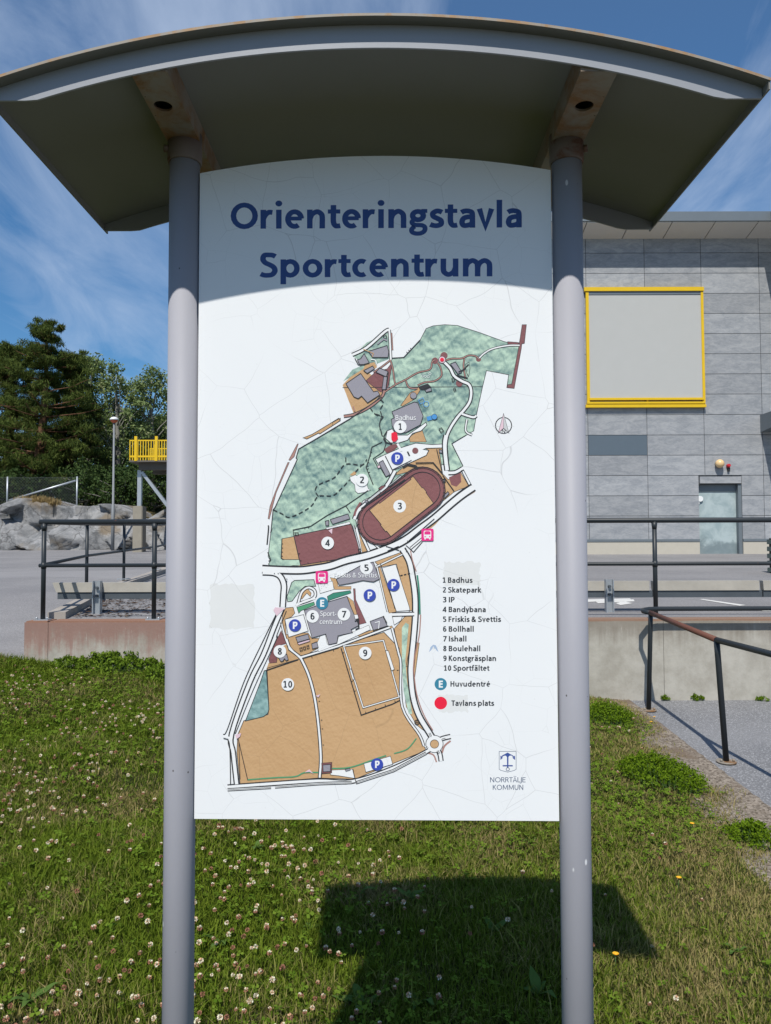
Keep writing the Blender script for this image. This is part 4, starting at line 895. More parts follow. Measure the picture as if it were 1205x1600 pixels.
# ------------------------------------------------------------------ sports hall
YW = 22.8
X = lambda px: at(px, 600, YW).x
Z = lambda py: at(1000, py, YW).z
hall = empty('sports_hall', (8, YW, yard_z(8, YW)), 'grey stone-clad sports hall with a flat overhanging roof and a yellow framed sunscreen', 'building')
zr = [372, 395.2, 427, 458.6, 490, 521.5, 553, 584.5, 616, 648, 679.7, 711.3, 743, 774.6, 806.2, 843]
xc = [640, 736, 827, 918, 1010, 1099, 1190, 1281, 1372, 1463, 1554]
holes = [(X(914), X(1101), Z(637.5), Z(450)), (X(1089), X(1155.5), Z(868), Z(744))]
dark_cell = (3, 10)
mb = MB(); mbd = MB(); g = .0075
def cut(cells, h):
    out = []
    for (a, b, c, d) in cells:
        if h[0] >= b or h[1] <= a or h[2] >= d or h[3] <= c: out.append((a, b, c, d)); continue
        if a < h[0]: out.append((a, h[0], c, d))
        if b > h[1]: out.append((h[1], b, c, d))
        a2, b2 = max(a, h[0]), min(b, h[1])
        if c < h[2]: out.append((a2, b2, c, h[2]))
        if d > h[3]: out.append((a2, b2, h[3], d))
    return out
for j in range(len(zr)-1):
    for i in range(len(xc)-1):
        cells = [(X(xc[i])+g, X(xc[i+1])-g, Z(zr[j+1])+g, Z(zr[j])-g)]
        for h in holes[1:]: cells = cut(cells, (h[0]-g, h[1]+g, h[2]-g, h[3]+g))
        for (a, b, c, d) in cells:
            if b-a < .03 or d-c < .03: continue
            (mbd if (i, j) == dark_cell else mb).box((a, YW, c), (b, YW+.024, d))
wall_o = mb.build('wall', M['clad'], hall); mbd.build('dark_wall_panel', M['clad_dark'], hall)
mb = MB(); zb = yard_z(8, YW)-.1; x0, x1 = X(640), X(1554); dx0, dx1 = holes[1][0], holes[1][1]; zdt = Z(757)
mb.box((x0+.05, YW+.025, zb), (dx0, YW+14, Z(373))); mb.box((dx1, YW+.025, zb), (x1, YW+14, Z(373))); mb.box((dx0, YW+.025, zdt), (dx1, YW+14, Z(373))); mb.box((dx0, YW+.6, zb), (dx1, YW+14, zdt))
mb.build('backing', M['joint'], hall)
mb = MB(); mb.box((x0, YW-.012, zb), (dx0-.01, YW+.02, Z(846.5))); mb.box((dx1+.01, YW-.012, zb), (x1, YW+.02, Z(846.5))); mb.build('plinth', M['plinth'], hall)
mb = MB(); mb.box((x0, YW-.03, Z(846.4)), (dx0-.01, YW+.021, Z(842.6))); mb.box((dx1+.01, YW-.03, Z(846.4)), (x1, YW+.021, Z(842.6))); mb.build('flashing', M['roofmetal'], hall)
YE = YW-.79; ze0 = Z(372)+.01; zfr = at(1000, 345.5, YE).z
mb = MB(); mb.box((x0-.8, YE-.02, zfr), (x1+2, YW+14.6, at(1000, 330.5, YE-.02).z)); roofo = mb.build('roof', M['roofmetal'], hall)
mb = MB(); sx = [at(p, 372, YW).x for p in (640, 778, 843, 907, 972, 1036, 1101, 1166, 1231, 1296, 1361, 1426, 1491, 1556)]
for i in range(len(sx)-1):
    a_, b_ = sx[i]+.012, sx[i+1]-.012; ya, yb = YE+.02, YW-.002; za, zb2 = zfr-.03, ze0-.03
    mb.add([(a_, ya, za), (b_, ya, za), (b_, yb, zb2), (a_, yb, zb2), (a_, ya, za+.025), (b_, ya, za+.025), (b_, yb, zb2+.025), (a_, yb, zb2+.025)], [(0,3,2,1),(4,5,6,7),(0,1,5,4),(1,2,6,5),(2,3,7,6),(3,0,4,7)])
mb.build('soffit', M['soffit'], roofo)
xd = at(1184, 372, YW).x                                # unseen deeper roof, added to cast the slanting shadow on the wall
mb = MB(); mb.box((xd, YE-4.4, zfr+.005), (x1+2, YE-.021, zfr+.26)); mb.build('shadow_eave', M['roofmetal'], roofo)
# canopy at the right edge
xk = at(1188, 660, YW).x; mb = MB(); zt_, zb_ = Z(649), Z(676)
mb.add([(xk, YW-.001, zt_), (xk+4, YW-.001, zt_), (xk+4, YW-1.5, zt_), (xk, YW-1.5, zt_), (xk, YW-.001, zb_), (xk+4, YW-.001, zb_), (xk+4, YW-1.5, zb_-.35+.2), (xk, YW-1.5, zb_+.12)], [(0,3,2,1)[::-1], (4,5,6,7)[::-1], (0,1,5,4)[::-1], (1,2,6,5)[::-1], (2,3,7,6)[::-1], (3,0,4,7)[::-1]])
mb.build('entrance_canopy', M['roofmetal'], hall)
# yellow sunscreen
def rbox(mb, a, b, ya, yb): mb.box((X(a[0]), ya, Z(b[1])), (X(a[1]), yb, Z(b[0])))
mb = MB(); rbox(mb, (917, 1098), (462, 623), YW-.075, YW-.06); scr = MB()
for a, b in (((913.5, 1100.5), (450.5, 456.5)), ((913.5, 1100.5), (633, 637.5)), ((919.5, 1097.5), (622.6, 626)), ((915.5, 1099), (628.8, 631.8))): rbox(scr, a, b, YW-.13, YW-.02)
rbox(scr, (916.2, 920.6), (457, 632), YW-.10, YW-.03); rbox(scr, (1096, 1100), (457, 632), YW-.10, YW-.03); rbox(scr, (1009, 1011.5), (624, 634), YW-.09, YW-.03)
so = scr.build('sunscreen_frame', M['yellow'], hall); mb.build('fabric', M['fabric'], so)
mb = MB(); rbox(mb, (919, 1097), (456.6, 461.6), YW-.09, YW-.03); mb.build('roller_box', M['roofmetal'], so)
# door
dr = MB(); rbox(dr, (1090.5, 1150), (768, 866.5), YW+.17, YW+.21); do = dr.build('door', M['door'], hall)
mb = MB(); zf = Z(867)
mb.box((dx0+.001, YW+.10, zf), (X(1090.6), YW+.25, zdt-.001)); mb.box((X(1150.2), YW+.02, zf), (dx1-.001, YW+.25, zdt-.001)); mb.box((X(1090.6), YW+.14, Z(767.8)), (X(1150.2), YW+.25, zdt-.001)); mb.build('frame', M['roofmetal'], do)
mb = MB(); c = at(1097, 779, YW); mb.tube([(c.x, YW+.17, c.z), (c.x, YW+.11, c.z)], .085, 20); mb.box((c.x-.11, YW+.13, c.z-.15), (c.x-.02, YW+.17, c.z-.09)); mb.build('lock', M['white_metal'], do)
mb = MB(); c = at(1093, 804, YW); mb.box((c.x-.035, YW+.12, c.z-.07), (c.x+.035, YW+.17, c.z+.07)); mb.build('handle', M['black'], do)
mb = MB(); rbox(mb, (1090.5, 1154.5), (745, 755.5), YW-.03, YW+.024); mb.build('lintel', M['clad'], do)
mb = MB(); c = at(1122.3, 725, YW)
def ball(mb, c, r, mi=0, n=16, m=10, zs=1):
    vs = [(c[0]+r*math.sin(math.pi*j/m)*math.cos(2*math.pi*i/n), c[1]+r*math.sin(math.pi*j/m)*math.sin(2*math.pi*i/n), c[2]+zs*r*math.cos(math.pi*j/m)) for j in range(m+1) for i in range(n)]
    mb.add(vs, [(j*n+i, (j+1)*n+i, (j+1)*n+(i+1)%n, j*n+(i+1)%n) for j in range(m) for i in range(n)], mi, True)
ball(mb, (c.x, YW-.12, c.z), .128); lo = mb.build('wall_lamp', M['lampcream'], hall); mb = MB(); mb.tube([(c.x, YW, c.z-.01), (c.x, YW-.06, c.z-.01)], .10, 20); mb.build('lamp_base', M['black'], lo)
mb = MB(); c = at(1137.5, 728, YW); mb.tube([(c.x, YW-.001, c.z), (c.x, YW-.05, c.z), (c.x, YW-.12, c.z+.01)], [.055, .06, .04], 14); so = mb.build('alarm_siren', M['redplastic'], hall)
mb = MB(); mb.box((c.x-.03, YW-.07, c.z-.16), (c.x+.03, YW-.001, c.z-.06)); mb.build('siren_base', M['black'], so)
# slatted bin at the right edge
YL = 13.8; c = at(1199, 900, YL); c.x += .30; bn = empty('litter_bin', (c.x+.3, YL+.3, yard_z(8, YL)), 'grey-green slatted litter bin at the right edge of the asphalt yard', 'litter bin')
mb = MB(); z0 = yard_z(8, YL); h = at(1199, 839, YL).z - z0
mb.box((c.x+.03, YL+.03, z0), (c.x+.57, YL+.57, z0+h-.02)); mb.build('liner', M['black'], bn)
for k in range(5):
    za = z0+.03+k*(h-.03)/5; mb = MB(); mb.box((c.x, YL, za), (c.x+.6, YL+.6, za+(h-.03)/5*.66)); mb.build('slat', M['slat'], bn, .006)

# ------------------------------------------------------------------ rock face, hill, fence, lamp, walkway
YK = 28.0
def rtop(x): return yard_z(0, 28) + 1.62 + .12*math.sin(x*.9) + .1*math.sin(x*2.3+1) - (.12 if x > -9.5 else 0)
cells = np.array([(x + rng.uniform(-.6, .6), z + rng.uniform(-.4, .4)) for x in np.arange(-34, 3, 1.15) for z in np.arange(-.2, 4.2, .8)])
tilt = rng.uniform(-.9, .9, (len(cells), 2)); off = rng.uniform(-.45, .45, len(cells))
bx0 = np.arange(-36, 6, .9) + rng.uniform(-.3, .3, 47); bh = rng.uniform(-.28, .2, 47)
nx, nz = 420, 30; V = []
for j in range(nz):
    for i in range(nx):
        x = -34 + 36.5*i/(nx-1); zt0 = rtop(x) + float(np.interp(x, bx0, bh)); z = 1.4 + (zt0-1.4)*j/(nz-1)
        d = (cells[:,0]-x)**2 + (cells[:,1]-z)**2*1.4; k = int(np.argmin(d))
        y = YK + .35*(z-1.4) + off[k] + tilt[k,0]*(x-cells[k,0]) + tilt[k,1]*(z-cells[k,1]) + rng.uniform(-.025, .025)
        V.append((x, y, z))
b0 = (nz-1)*nx
for i in range(nx): x, y, z = V[b0+i]; V.append((x, YK+3.2, z + .05))
q = np.array([[j*nx+i, j*nx+i+1, (j+1)*nx+i+1, (j+1)*nx+i] for j in range(nz) for i in range(nx-1)])
o = npmesh('rock_face', np.array(V), q.ravel(), np.arange(len(q))*4, np.full(len(q), 4), M['rock']); tag(o, kind='structure')
def hill_z(x, y): return rtop(x) - .06 + .07*min(25, max(0, y-30)) + .15*math.sin(x*.5+y*.3) if y > 30.5 else rtop(x)-.12
sheet('hill', lin(-300, -40, 14) + lin(-38, 0, 60) + lin(1, 300, 14), [29.8, 30.3, 30.8] + lin(32, 60, 16) + lin(70, 400, 8), hill_z, M['hill'])
cf = empty('chain_link_fence', (at(11, 785, 29).x, 29, at(11, 785, 29).z), 'chain-link fence with grey posts and a slanting brace on top of the rock face', 'fence')
zt = at(60, 746, 29).z
for px in (-160, 11, 120):
    a = at(px, 790, 29); mb = MB(); mb.tube([(a.x, 29, a.z-.4), (a.x, 29, zt+.03)], .032, 10); mb.build('post', M['galv'], cf)
mb = MB(); mb.tube([at(14, 782, 29), at(118.5, 751, 29)], .04, 10); mb.build('brace', M['galv'], cf)
mb = MB(); xa, xb = at(-160, 746, 29).x, at(120, 746, 29).x; zb = at(60, 792, 29).z; hgt = zt-zb
for k in range(int((xb-xa+hgt)/.11)):
    for s in (1, -1):
        t = xa - hgt + k*.11; x0, x1 = t, t+hgt
        za, zc2 = (zb, zt) if s > 0 else (zt, zb)
        c0, c1 = max(x0, xa), min(x1, xb)
        if c1-c0 < .02: continue
        f = lambda x: za + (zc2-za)*(x-x0)/hgt
        mb.bar((c0, 29+.003*s, f(c0)), (c1, 29+.003*s, f(c1)), .006, .006)
mb.bar((xa, 29, zt), (xb, 29, zt), .008, .008); mb.build('wire_mesh', M['wire'], cf)
YLP = 27.2; c = at(176, 858, YLP); zb = yard_z(c.x, YLP); zt = at(175, 660, YLP).z
lp = empty('street_lamp', (c.x, YLP, zb), 'slender galvanised street lamp with a white domed head in front of the rock face', 'street lamp')
mb = MB(); mb.tube([(c.x, YLP, zb-.05), (c.x, YLP, zb+1.6), (c.x, YLP, zb+1.62), (c.x, YLP, zt)], [.06, .06, .04, .032], 14); mb.build('pole', vary('lamp pole grey', (.20,.215,.23), .1, 8, .6, .3, .1), lp)
mb = MB(); mb.tube([(c.x, YLP, zt-.02), (c.x, YLP, zt+.03), (c.x, YLP, zt+.08)], [.05, .11, .135], 18); hd = mb.build('lamp_head', M['orange_cap'], lp)
mb = MB(); mb.tube([(c.x, YLP, zt+.081), (c.x, YLP, zt+.13), (c.x, YLP, zt+.18), (c.x, YLP, zt+.2)], [.155, .148, .09, .02], 18); mb.build('dome', M['white_metal'], hd)
YF = 25.5; x0 = at(203, 700, YF).x; x1 = X(640)+.05; zd0, zd1 = at(220, 722, YF).z, at(220, 719.5, YF).z; ztr = at(220, 688, YF).z
wk = empty('footbridge', (x0, YF, yard_z(0, YF)), 'raised footbridge with a yellow slatted railing carried on steel struts', 'footbridge')
mb = MB(); mb.box((x0, YF-.06, zd0), (x1, YF+2.2, zd1)); mb.build('deck', M['deck'], wk)
mb = MB(); mb.box((x0+.25, YF+.15, zd0-.24), (x1, YF+.4, zd0-.001)); mb.box((x0+.25, YF+1.7, zd0-.24), (x1, YF+1.95, zd0-.001)); mb.build('girder', M['deck'], wk)
for yy in (YF-.03, YF+2.15):
    mb = MB(); k = 0; xx = x0
    while xx < x1 and (xx-x0) < 11:
        mb.box((xx, yy-.012, zd1), (xx+.028, yy+.012, ztr)); xx += .088
    mb.box((x0, yy-.02, zd1+.1), (x1, yy+.02, zd1+.16)); mb.box((x0, yy-.014, ztr-.03), (x1, yy+.014, ztr+.01)); ro = mb.build('railing', M['yellow'], wk)
    for px in (213, 245, 277, 309, 341, 373, 405, 437, 469):
        a = at(px, 700, YF).x; mb = MB(); mb.box((a-.045, yy-.045, zd1-.02), (a+.045, yy+.045, at(213, 682, YF).z)); mb.build('railing_post', M['yellow'], ro)
a = at(213, 760, YF); zp = at(213, 790, YF).z
mb = MB(); mb.box((a.x-.065, YF+.3, zp), (a.x+.065, YF+.43, zd0-.24)); mb.build('post', M['galv'], wk)
mb = MB(); mb.bar((a.x+.08, YF+.36, zd0-.3), (at(309, 858, YF).x, YF+.36, at(309, 858, YF).z), .13, .1); mb.build('strut', M['galv'], wk)
mb = MB(); mb.box((a.x-.16, YF+.15, yard_z(0, YF)-.1), (a.x+.16, YF+.6, zp)); mb.build('footing', vary('footing concrete', (.27,.245,.20), .2, 5, .9), wk, .02)

# ------------------------------------------------------------------ trees
def leaf_quads(cent, spread, n, size, asp=.55, up=.3, flatz=1.0):
    """n leaf cards round each clump centre: (m,4,3)"""
    c = np.repeat(np.asarray(cent), n, axis=0); m = len(c)
    sp = np.repeat(np.asarray(spread).reshape(-1, 1), n, axis=0) if np.ndim(spread) else spread
    d = rng.normal(0, 1, (m, 3)); d /= np.linalg.norm(d, axis=1, keepdims=True); rad = rng.random((m, 1))**.45
    p = c + d*rad*sp*np.array([1, 1, flatz])
    a = rng.normal(0, 1, (m, 3)); a[:, 2] += up*2; a /= np.linalg.norm(a, axis=1, keepdims=True)
    b = np.cross(a, rng.normal(0, 1, (m, 3))); b /= np.linalg.norm(b, axis=1, keepdims=True)
    s = size*rng.uniform(.6, 1.3, (m, 1)); a *= s; b *= s*asp
    return np.stack([p-a*.5, p+b*.5-a*.05, p+a*.5, p-b*.5-a*.05], axis=1)
def limb(mb, p, q, r0, r1, sag=.1):
    p, q = Vector(p), Vector(q); pts = [p.lerp(q, t) + Vector((rng.normal(0, .05), rng.normal(0, .05), -sag*math.sin(math.pi*t)*(q-p).length*.3 + rng.normal(0, .03)))*(0 if t in (0, 1) else 1) for t in (0, .3, .65, 1)]
    mb.tube(pts, [r0, r0*.75+r1*.25, r0*.4+r1*.6, r1], 6); return pts
def pine(x, y, h, spread, label, seed, lean=0, lo=.12):
    global rng; rng = np.random.default_rng(seed)
    z0 = hill_z(x, y)-.1; r = empty('pine_tree', (x, y, z0), label, 'tree', 'trees on the rock above the yard'); mb = MB()
    tp = [(x + lean*t + .12*math.sin(5*t+seed), y, z0 + h*t) for t in lin(0, 1, 8)]; mb.tube(tp, [.24*(1-t)+.03 for t in lin(0, 1, 8)], 9)
    cl = []; sp = []
    t = lo
    while t < .985:
        zc = z0+h*t; Lb = spread*(1-t)**.74*rng.uniform(.72, 1.12)*(.72 if t < .25 else 1)+.25; a0 = rng.uniform(0, 6.28); nb = 5 if t < .8 else 4
        cx = x+lean*t
        for k in range(nb):
            a = a0+k*6.28/nb+rng.uniform(-.5, .5); L = Lb*rng.uniform(.4, 1.25); e = (cx+L*math.cos(a), y+L*math.sin(a), zc + L*rng.uniform(.0, .32))
            pts = limb(mb, (cx, y, zc), e, .045*(1-t)+.014, .008)
            for f in (.35, .5, .65, .8, .92, 1.02):
                if rng.random() < .8:
                    w_ = L*.22
                    cl.append((cx+L*f*math.cos(a)+rng.normal(0, w_), y+L*f*math.sin(a)+rng.normal(0, w_), zc+(e[2]-zc)*f+rng.uniform(.0, .22))); sp.append(rng.uniform(.18, .46)*(1.15-.45*t))
        t += rng.uniform(.04, .075)
    for k in range(7): cl.append((x+lean+rng.normal(0, .32), y+rng.normal(0, .3), z0+h*(.93+.012*k))); sp.append(.22)
    mb.build('trunk', M['pinebark'], r)
    quads('crown', leaf_quads(cl, sp, 120, .26, .11, .5, .6), M['pine'], r)
def broad(x, y, h, rad, label, seed, mat='decid', bark='bark', n=95, size=.17, base=.25, cat='tree', name='aspen_tree', group='trees on the rock above the yard', z0=None):
    global rng; rng = np.random.default_rng(seed)
    z0 = (hill_z(x, y) if z0 is None else z0)-.1; r = empty(name, (x, y, z0), label, cat, group); mb = MB(); cl = []; sp = []
    mb.tube([(x, y, z0), (x+.1, y, z0+h*.4), (x-.05, y, z0+h*.8), (x, y, z0+h*.95)], [.17*h/8+.04, .12*h/8+.03, .05, .015], 8)
    for k in range(int(n)):
        t = base+(1-base)*rng.random()**.8; prof = math.sin(math.pi*min(1, max(.03, (t-base*.6)/(1.06-base*.6)))**.8)
        a = rng.uniform(0, 6.28); rr = rad*prof*(rng.random()**.4)*rng.uniform(.7, 1.15)
        e = (x+rr*math.cos(a), y+rr*math.sin(a), z0+h*t+rng.normal(0, .1))
        if k % 2 == 0: limb(mb, (x+rng.normal(0, .05), y, z0+h*max(.12, t-.22)), e, .035, .008, -.2)
        cl.append(e); sp.append(rng.uniform(.28, .6)*max(.7, rad/2.2))
    mb.build('trunk', M[bark], r); quads('crown', leaf_quads(cl, sp, 64, size*.82, .7, .1, .85), M[mat], r)
def tx(px, Y): return at(px, 700, Y).x
def th(py, x, Y): return at(100, py, Y).z - hill_z(x, Y)
G = 'trees on the rock above the yard'
def P_(px, py, Y, spread, label, seed, lean=0, lo=.12): x = tx(px, Y); pine(x, Y, th(py, x, Y), spread, label, seed, lean, lo)
def B_(px, py, Y, rad, label, seed, **k): x = tx(px, Y); broad(x, Y, th(py, x, Y), rad, label, seed, **k)
P_(58, 497, 34, 3.5, 'tallest dark pine, its pointed top highest above the yard', 11, .35)
P_(12, 535, 36, 2.8, 'dark pine at the left edge behind the tallest pine', 12)
P_(104, 548, 36, 2.7, 'dark pine with a flat leaning top right of the tallest pine', 13, .3)
P_(-60, 545, 37, 3, 'dark pine beyond the left edge of the view', 14)
B_(136, 553, 39, 2.0, 'light green rounded broadleaf tree just right of the pines', 21, n=85)
B_(182, 566, 37, 1.8, 'loose grey-green aspen rising directly behind the street lamp', 22, n=80)
B_(236, 577, 38, 1.9, 'grey-green aspen above the yellow footbridge railing', 23, n=85)
B_(300, 560, 40, 2.2, 'aspen hidden mostly behind the map board', 24)
B_(420, 575, 42, 2.6, 'aspen far behind the middle of the map board', 25)
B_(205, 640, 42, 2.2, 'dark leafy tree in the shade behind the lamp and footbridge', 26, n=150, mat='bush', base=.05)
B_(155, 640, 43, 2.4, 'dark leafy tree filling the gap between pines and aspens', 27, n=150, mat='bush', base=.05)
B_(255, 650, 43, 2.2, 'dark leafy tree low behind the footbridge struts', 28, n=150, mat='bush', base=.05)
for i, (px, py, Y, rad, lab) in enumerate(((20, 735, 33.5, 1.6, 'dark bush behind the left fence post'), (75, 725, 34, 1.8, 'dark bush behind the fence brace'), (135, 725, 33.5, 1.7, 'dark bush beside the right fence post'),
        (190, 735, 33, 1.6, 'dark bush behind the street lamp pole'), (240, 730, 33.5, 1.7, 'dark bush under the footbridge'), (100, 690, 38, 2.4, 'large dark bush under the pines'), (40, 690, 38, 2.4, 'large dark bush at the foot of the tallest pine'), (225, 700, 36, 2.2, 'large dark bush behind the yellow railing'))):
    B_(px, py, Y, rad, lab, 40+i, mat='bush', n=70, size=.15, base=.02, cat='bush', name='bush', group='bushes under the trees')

# ------------------------------------------------------------------ lawn: blades, clover, weeds
rng = np.random.default_rng(5)
LZ = np.vectorize(lawn_z)
EX = np.vectorize(edge_x)
def scatter(n, xlo, xhi, ylo, yhi, edge=0.):
    y = ylo + (yhi-ylo)*rng.random(n); x = xlo + (xhi-xlo)*rng.random(n)
    wob = .12*np.sin(3.1*y) + .07*np.sin(7.7*y+1) + rng.normal(0, .1, n)
    k = (np.abs(x) < .64*y+.9) & (x < EX(y)+edge-.02+wob*.8)
    return x[k], y[k]
def pnoise(x, y, s, seed=0):                           # cheap smooth value field
    r = np.random.default_rng(seed); o = 0
    for i in range(7):
        a = r.uniform(0, 6.28); f = s*r.uniform(.6, 1.7); o = o + np.sin((x*math.cos(a)+y*math.sin(a))*f + r.uniform(0, 6.28))
    return o/7
bx, by = [], []
for (n, ylo, yhi) in ((100000, 1.0, 2.6), (300000, 2.6, 4.6), (190000, 4.6, 7.5)):
    x, y = scatter(n, -5.7, 2.3, ylo, yhi); bx.append(x); by.append(y)
tx_, ty_ = scatter(420, -5, 2.2, 1.3, 7.3, -.15)
bx.append(np.repeat(tx_, 70)+rng.normal(0, .03, 70*len(tx_))); by.append(np.minimum(np.repeat(ty_, 70)+rng.normal(0, .03, 70*len(tx_)), 7.49))
x = np.concatenate(bx); y = np.concatenate(by); n = len(x); z = LZ(x, y); tuft = np.arange(n) >= n-70*len(tx_)
tall = 1 + .55*pnoise(x, y, 4.5, 3) + .3*pnoise(x, y, 11, 4)
h = rng.uniform(.022, .055, n)*np.clip(tall, .35, 1.9)*(1-.35*(x > 1.2)); long_ = rng.random(n) < .012; h = np.where(long_, h*2.1, h); h = np.where(tuft, h*rng.uniform(1., 1.9, n), h)
wd = rng.uniform(.0010, .0022, n)*(1+.1*y); a = rng.uniform(0, 6.28, n); ld = a+rng.normal(0, .6, n)+1.57; lean = h*rng.uniform(.15, 1.1, n)
dx, dy = np.cos(a)*wd, np.sin(a)*wd; lx, ly = np.cos(ld)*lean, np.sin(ld)*lean
V = np.zeros((n, 5, 3)); V[:, 0] = np.stack([x-dx, y-dy, z-.006], 1); V[:, 1] = np.stack([x+dx, y+dy, z-.006], 1)
V[:, 2] = np.stack([x+dx*.8+lx*.35, y+dy*.8+ly*.35, z+h*.6], 1); V[:, 3] = np.stack([x-dx*.8+lx*.35, y-dy*.8+ly*.35, z+h*.6], 1); V[:, 4] = np.stack([x+lx, y+ly, z+h*.92], 1)
base = np.arange(n)*5; fl = np.stack([base, base+1, base+2, base+3, base+3, base+2, base+4], 1).ravel()
st_ = np.stack([np.arange(n)*7, np.arange(n)*7+4], 1).ravel(); tt = np.tile([4, 3], n)
go = npmesh('lawn_grass', V.reshape(-1, 3), fl, st_, tt, M['grass']); tag(go, 'short sunlit lawn grass with drier straw patches', kind='stuff')
# clover leaves: three leaflets each
x, y = scatter(60000, -5.5, 2.2, 1.1, 7.4, -.1); k = pnoise(x, y, 2.2, 8) + rng.normal(0, .25, len(x)) > .02; x, y = x[k], y[k]; n = len(x); z = LZ(x, y) + rng.uniform(.015, .055, n)
Q = []
ang = rng.uniform(0, 6.28, n); s = rng.uniform(.005, .0105, n)*(1+.05*y); til = rng.normal(0, .3, (n, 2))
for j in range(3):
    t = ang+j*2.094; ux, uy_ = np.cos(t), np.sin(t); vx, vy = -uy_, ux
    def pt(f, g): return np.stack([x+(ux*f+vx*g)*s, y+(uy_*f+vy*g)*s, z+((ux*f+vx*g)*til[:, 0]+(uy_*f+vy*g)*til[:, 1])*s], 1)
    Q.append(np.stack([pt(0, 0), pt(1., -.7), pt(1.7, 0), pt(1., .7)], 1))
co = quads('clover_leaves', np.concatenate(Q), M['clover']); tag(co, 'low clover leaves spread through the lawn', kind='stuff')
# clover heads: balls of narrow florets on thin stems
x, y = scatter(9000, -5, 2.1, 1.5, 7.2, -.1)
dens = np.clip((.55 - .55*x) * np.clip(1.35-.17*y, 0, 1), .05, 1.2)*np.clip(.5+1.3*pnoise(x, y, 2.6, 15), .02, 1.5)
k = rng.random(len(x)) < dens*1.15; x, y = x[k], y[k]; n = len(x); z = LZ(x, y) + rng.uniform(.035, .085, n); rad = rng.uniform(.006, .011, n); old = rng.random(n)
Q = []; MI = []
NF = 34
for j in range(NF):
    ph = math.acos(1-1.75*(j+.5)/NF); th_ = j*2.39996 + rng.uniform(-.3, .3, n)
    d = np.stack([np.sin(ph)*np.cos(th_), np.sin(ph)*np.sin(th_), np.full(n, math.cos(ph))*1.0], 1); sd_ = np.cross(d, rng.normal(0, 1, (n, 3))); sd_ /= np.linalg.norm(sd_, axis=1, keepdims=True)
    c = np.stack([x, y, z], 1); r1 = rad[:, None]
    Q.append(np.stack([c+d*r1*.25-sd_*r1*.12, c+d*r1*.8-sd_*r1*.3, c+d*r1*1.12, c+d*r1*.8+sd_*r1*.3], 1)); MI.append((old < (.16 if ph < 1.1 else .6)).astype(int))
fo = quads('clover_flowers', np.concatenate(Q), [M['floret'], M['floret_old']], None, np.concatenate(MI)); tag(fo, 'white and pinkish clover flower heads scattered in the lawn', kind='stuff')
# weeds with many small leaves
def weed(name, px, py, w, hgt, n, label, cat, mat='weed', size=.028, Y=None, group=None, zfn=lawn_z):
    p = ground_at(px, py, zfn) if Y is None else at(px, py, Y); r = np.random.default_rng(int(px*7+py))
    global rng; rng = r
    z0 = zfn(p.x, p.y); e = empty(name, (p.x, p.y, z0), label, cat, group); cl = []; Sq = []
    for k in range(n):
        a = r.uniform(0, 6.28); q = r.random()**.6*w; hh = hgt*(1-.55*(q/w)**2)*r.uniform(.45, 1.1); cx, cy = p.x+q*math.cos(a), min(p.y+.8*q*math.sin(a), WY-.02)
        cl.append((cx, cy, zfn(cx, cy)+hh)); b_ = zfn(cx, cy)-.01; bx_ = cx-.2*(cx-p.x)
        Sq += [[(bx_-.002, cy, b_), (bx_+.002, cy, b_), (cx+.001, cy, b_+hh), (cx-.001, cy, b_+hh)]]
    L = leaf_quads(cl, max(.02, hgt*.22), 12, size, .55, .2, .8); L[:, :, 1] = np.minimum(L[:, :, 1], WY-.003)
    quads('foliage', np.concatenate([L, np.array(Sq)]), [M[mat], M['stem']], e, np.concatenate([np.zeros(len(L)), np.ones(len(Sq))]))
weed('weed_clump', 1035, 1225, .27, .17, 420, 'large bright green weed clump between the board post and the path', 'weed', size=.019)
weed('weed_clump', 950, 1128, .22, .15, 280, 'bright green weed clump at the foot of the wall right of the board', 'weed', size=.019)
weed('weed_clump', 1180, 1320, .16, .11, 170, 'green weed clump on the gravel verge at the right edge', 'weed', size=.018)
weed('weed_clump', 190, 1047, .42, .17, 150, 'tall leafy weed clump against the red-stained wall beside the left post', 'weed', 'clover', .035)
weed('weed_clump', 108, 1048, .16, .13, 60, 'small leafy weed clump against the left part of the wall', 'weed', 'clover', .03)
weed('weed_clump', 252, 1060, .15, .12, 50, 'leafy weed clump hard against the left board post', 'weed', 'clover', .03)
weed('wall_weed', 1035, 1093, .05, .05, 12, 'small green sprig at the wall foot beside the handrail post', 'weed', size=.022, zfn=path_z)
weed('wall_weed', 1088, 1094, .07, .06, 16, 'middle green sprig on the path edge at the wall foot', 'weed', size=.022, zfn=path_z)
weed('wall_weed', 1192, 1095, .06, .035, 14, 'low sprig at the wall foot near the right edge', 'weed', size=.022, zfn=path_z)
def broadleaf(px, py, n, L, label):
    p = ground_at(px, py, lawn_z); z0 = lawn_z(p.x, p.y); e = empty('broadleaf_weed', (p.x, p.y, z0), label, 'weed', 'broad-leaved weeds in the lawn')
    for k in range(n):
        a = random.uniform(0, 6.28); l = .72*L*random.uniform(.6, 1.1); el = random.uniform(.3, 1.1); mb = MB(); vs = []
        for i in range(7):
            t = i/6; wdt = l*.17*math.sin(math.pi*min(1, t**.8+.02))+.001; r_ = l*t*math.cos(el*(1-.5*t)); zz2 = l*t*math.sin(el*(1-.55*t)); c_, s_ = math.cos(a), math.sin(a)
            o_ = [(wdt*f) for f in (-1, 0, 1)]
            for f, w_ in zip((-1, 0, 1), o_): vs.append((p.x+r_*c_-s_*w_, p.y+r_*s_+c_*w_, z0+zz2+.01+(.25*abs(w_))+.004*math.sin(9*t+k)))
        mb.add(vs, [(3*i+j, 3*i+j+1, 3*i+j+4, 3*i+j+3) for i in range(6) for j in (0, 1)], 0, True); mb.build('leaf', M['dock'], e)
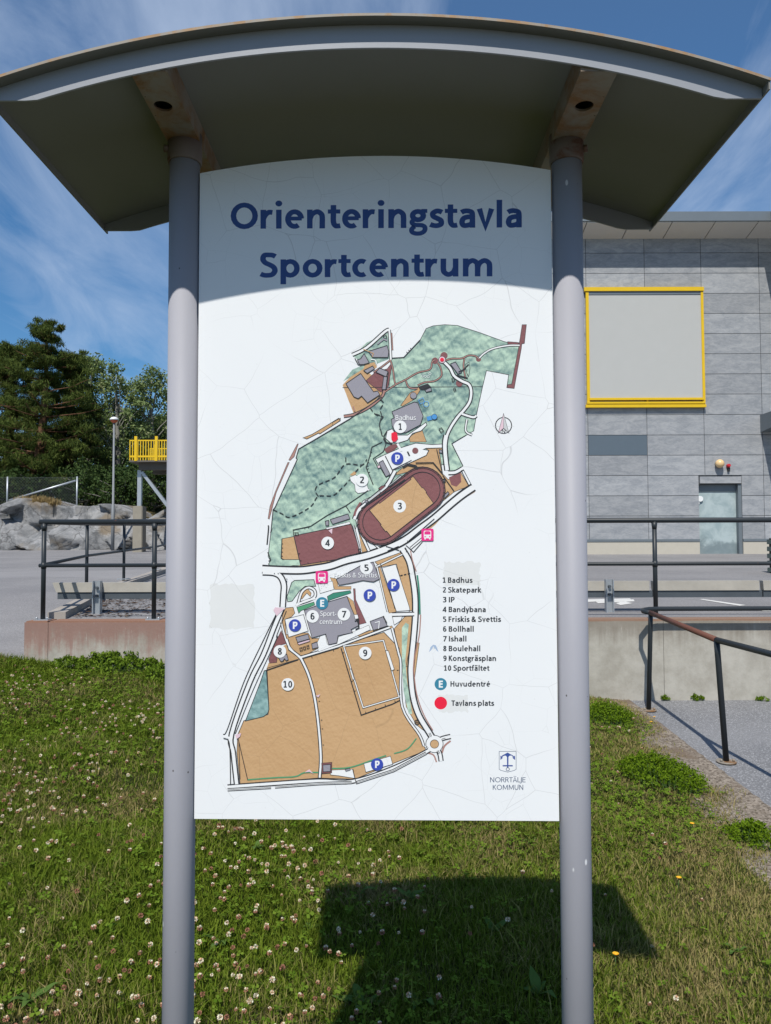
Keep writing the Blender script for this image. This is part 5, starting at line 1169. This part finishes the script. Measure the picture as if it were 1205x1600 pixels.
for q in ((560, 1405, 6, .13, 'broad-leaved weed at the upper left of the dark shadow'), (640, 1410, 5, .11, 'broad-leaved weed in the upper middle of the dark shadow'), (770, 1460, 5, .12, 'broad-leaved weed in the middle of the dark shadow'), (565, 1575, 6, .14, 'broad-leaved weed at the lower left of the dark shadow'),
          (660, 1570, 5, .12, 'broad-leaved weed at the bottom of the dark shadow'), (840, 1560, 6, .14, 'broad-leaved weed in the dark shadow beside the right post'), (490, 1460, 5, .1, 'broad-leaved weed in sun just left of the dark shadow'), (400, 1330, 7, .1, 'pale broad-leaved weed just below the board, left of centre'),
          (345, 1480, 5, .11, 'broad-leaved weed in sun right beside the left post'), (50, 1570, 6, .13, 'broad-leaved weed in the lower left corner'), (1150, 1490, 4, .08, 'broad-leaved weed right of the shadow, near the right edge'), (830, 1320, 5, .09, 'broad-leaved weed just below the board beside the right post')): broadleaf(*q)
for px, py, lab in ((1017, 1140, 'yellow flower near the path edge by the handrail'), (1022, 1132, 'yellow flower behind another by the handrail'), (1081, 1306, 'yellow flower in the dry grass below the big weed clump'), (1060, 1394, 'bright yellow flower in the grass right of the dark shadow'), (961, 1518, 'yellow flower close beside the right board post')):
    p = ground_at(px, py, lawn_z); z0 = lawn_z(p.x, p.y); e = empty('yellow_flower', (p.x, p.y, z0), lab, 'flower', 'yellow flowers in the lawn')
    mb = MB(); mb.tube([(p.x, p.y, z0), (p.x+.004, p.y, z0+.06)], .0015, 5); mb.build('stem', M['stem'], e); mb = MB()
    for k in range(16):
        a = k*.3927; r_ = .011; mb.add([(p.x+.004, p.y, z0+.06), (p.x+.004+r_*math.cos(a-.2), p.y+r_*math.sin(a-.2), z0+.066), (p.x+.004+r_*1.15*math.cos(a), p.y+r_*1.15*math.sin(a), z0+.067), (p.x+.004+r_*math.cos(a+.2), p.y+r_*math.sin(a+.2), z0+.066)], [(0,1,2,3)])
    ball(mb, (p.x+.004, p.y, z0+.064), .007, 0, 8, 5, .7); mb.build('flower_head', M['yellow_flower'], e)
# dry grass on the rock top
rng = np.random.default_rng(9); cl = [(tx(px, 28.9)+rng.normal(0, .15), 28.9+rng.normal(0, .1), rtop(tx(px, 28.9))+.12) for px in np.linspace(34, 92, 26)]
so = quads('dry_grass', leaf_quads(cl, .16, 60, .2, .12, 1.5, .8), M['straw']); tag(so, 'dry straw-coloured grass on top of the rock by the fence', kind='stuff')
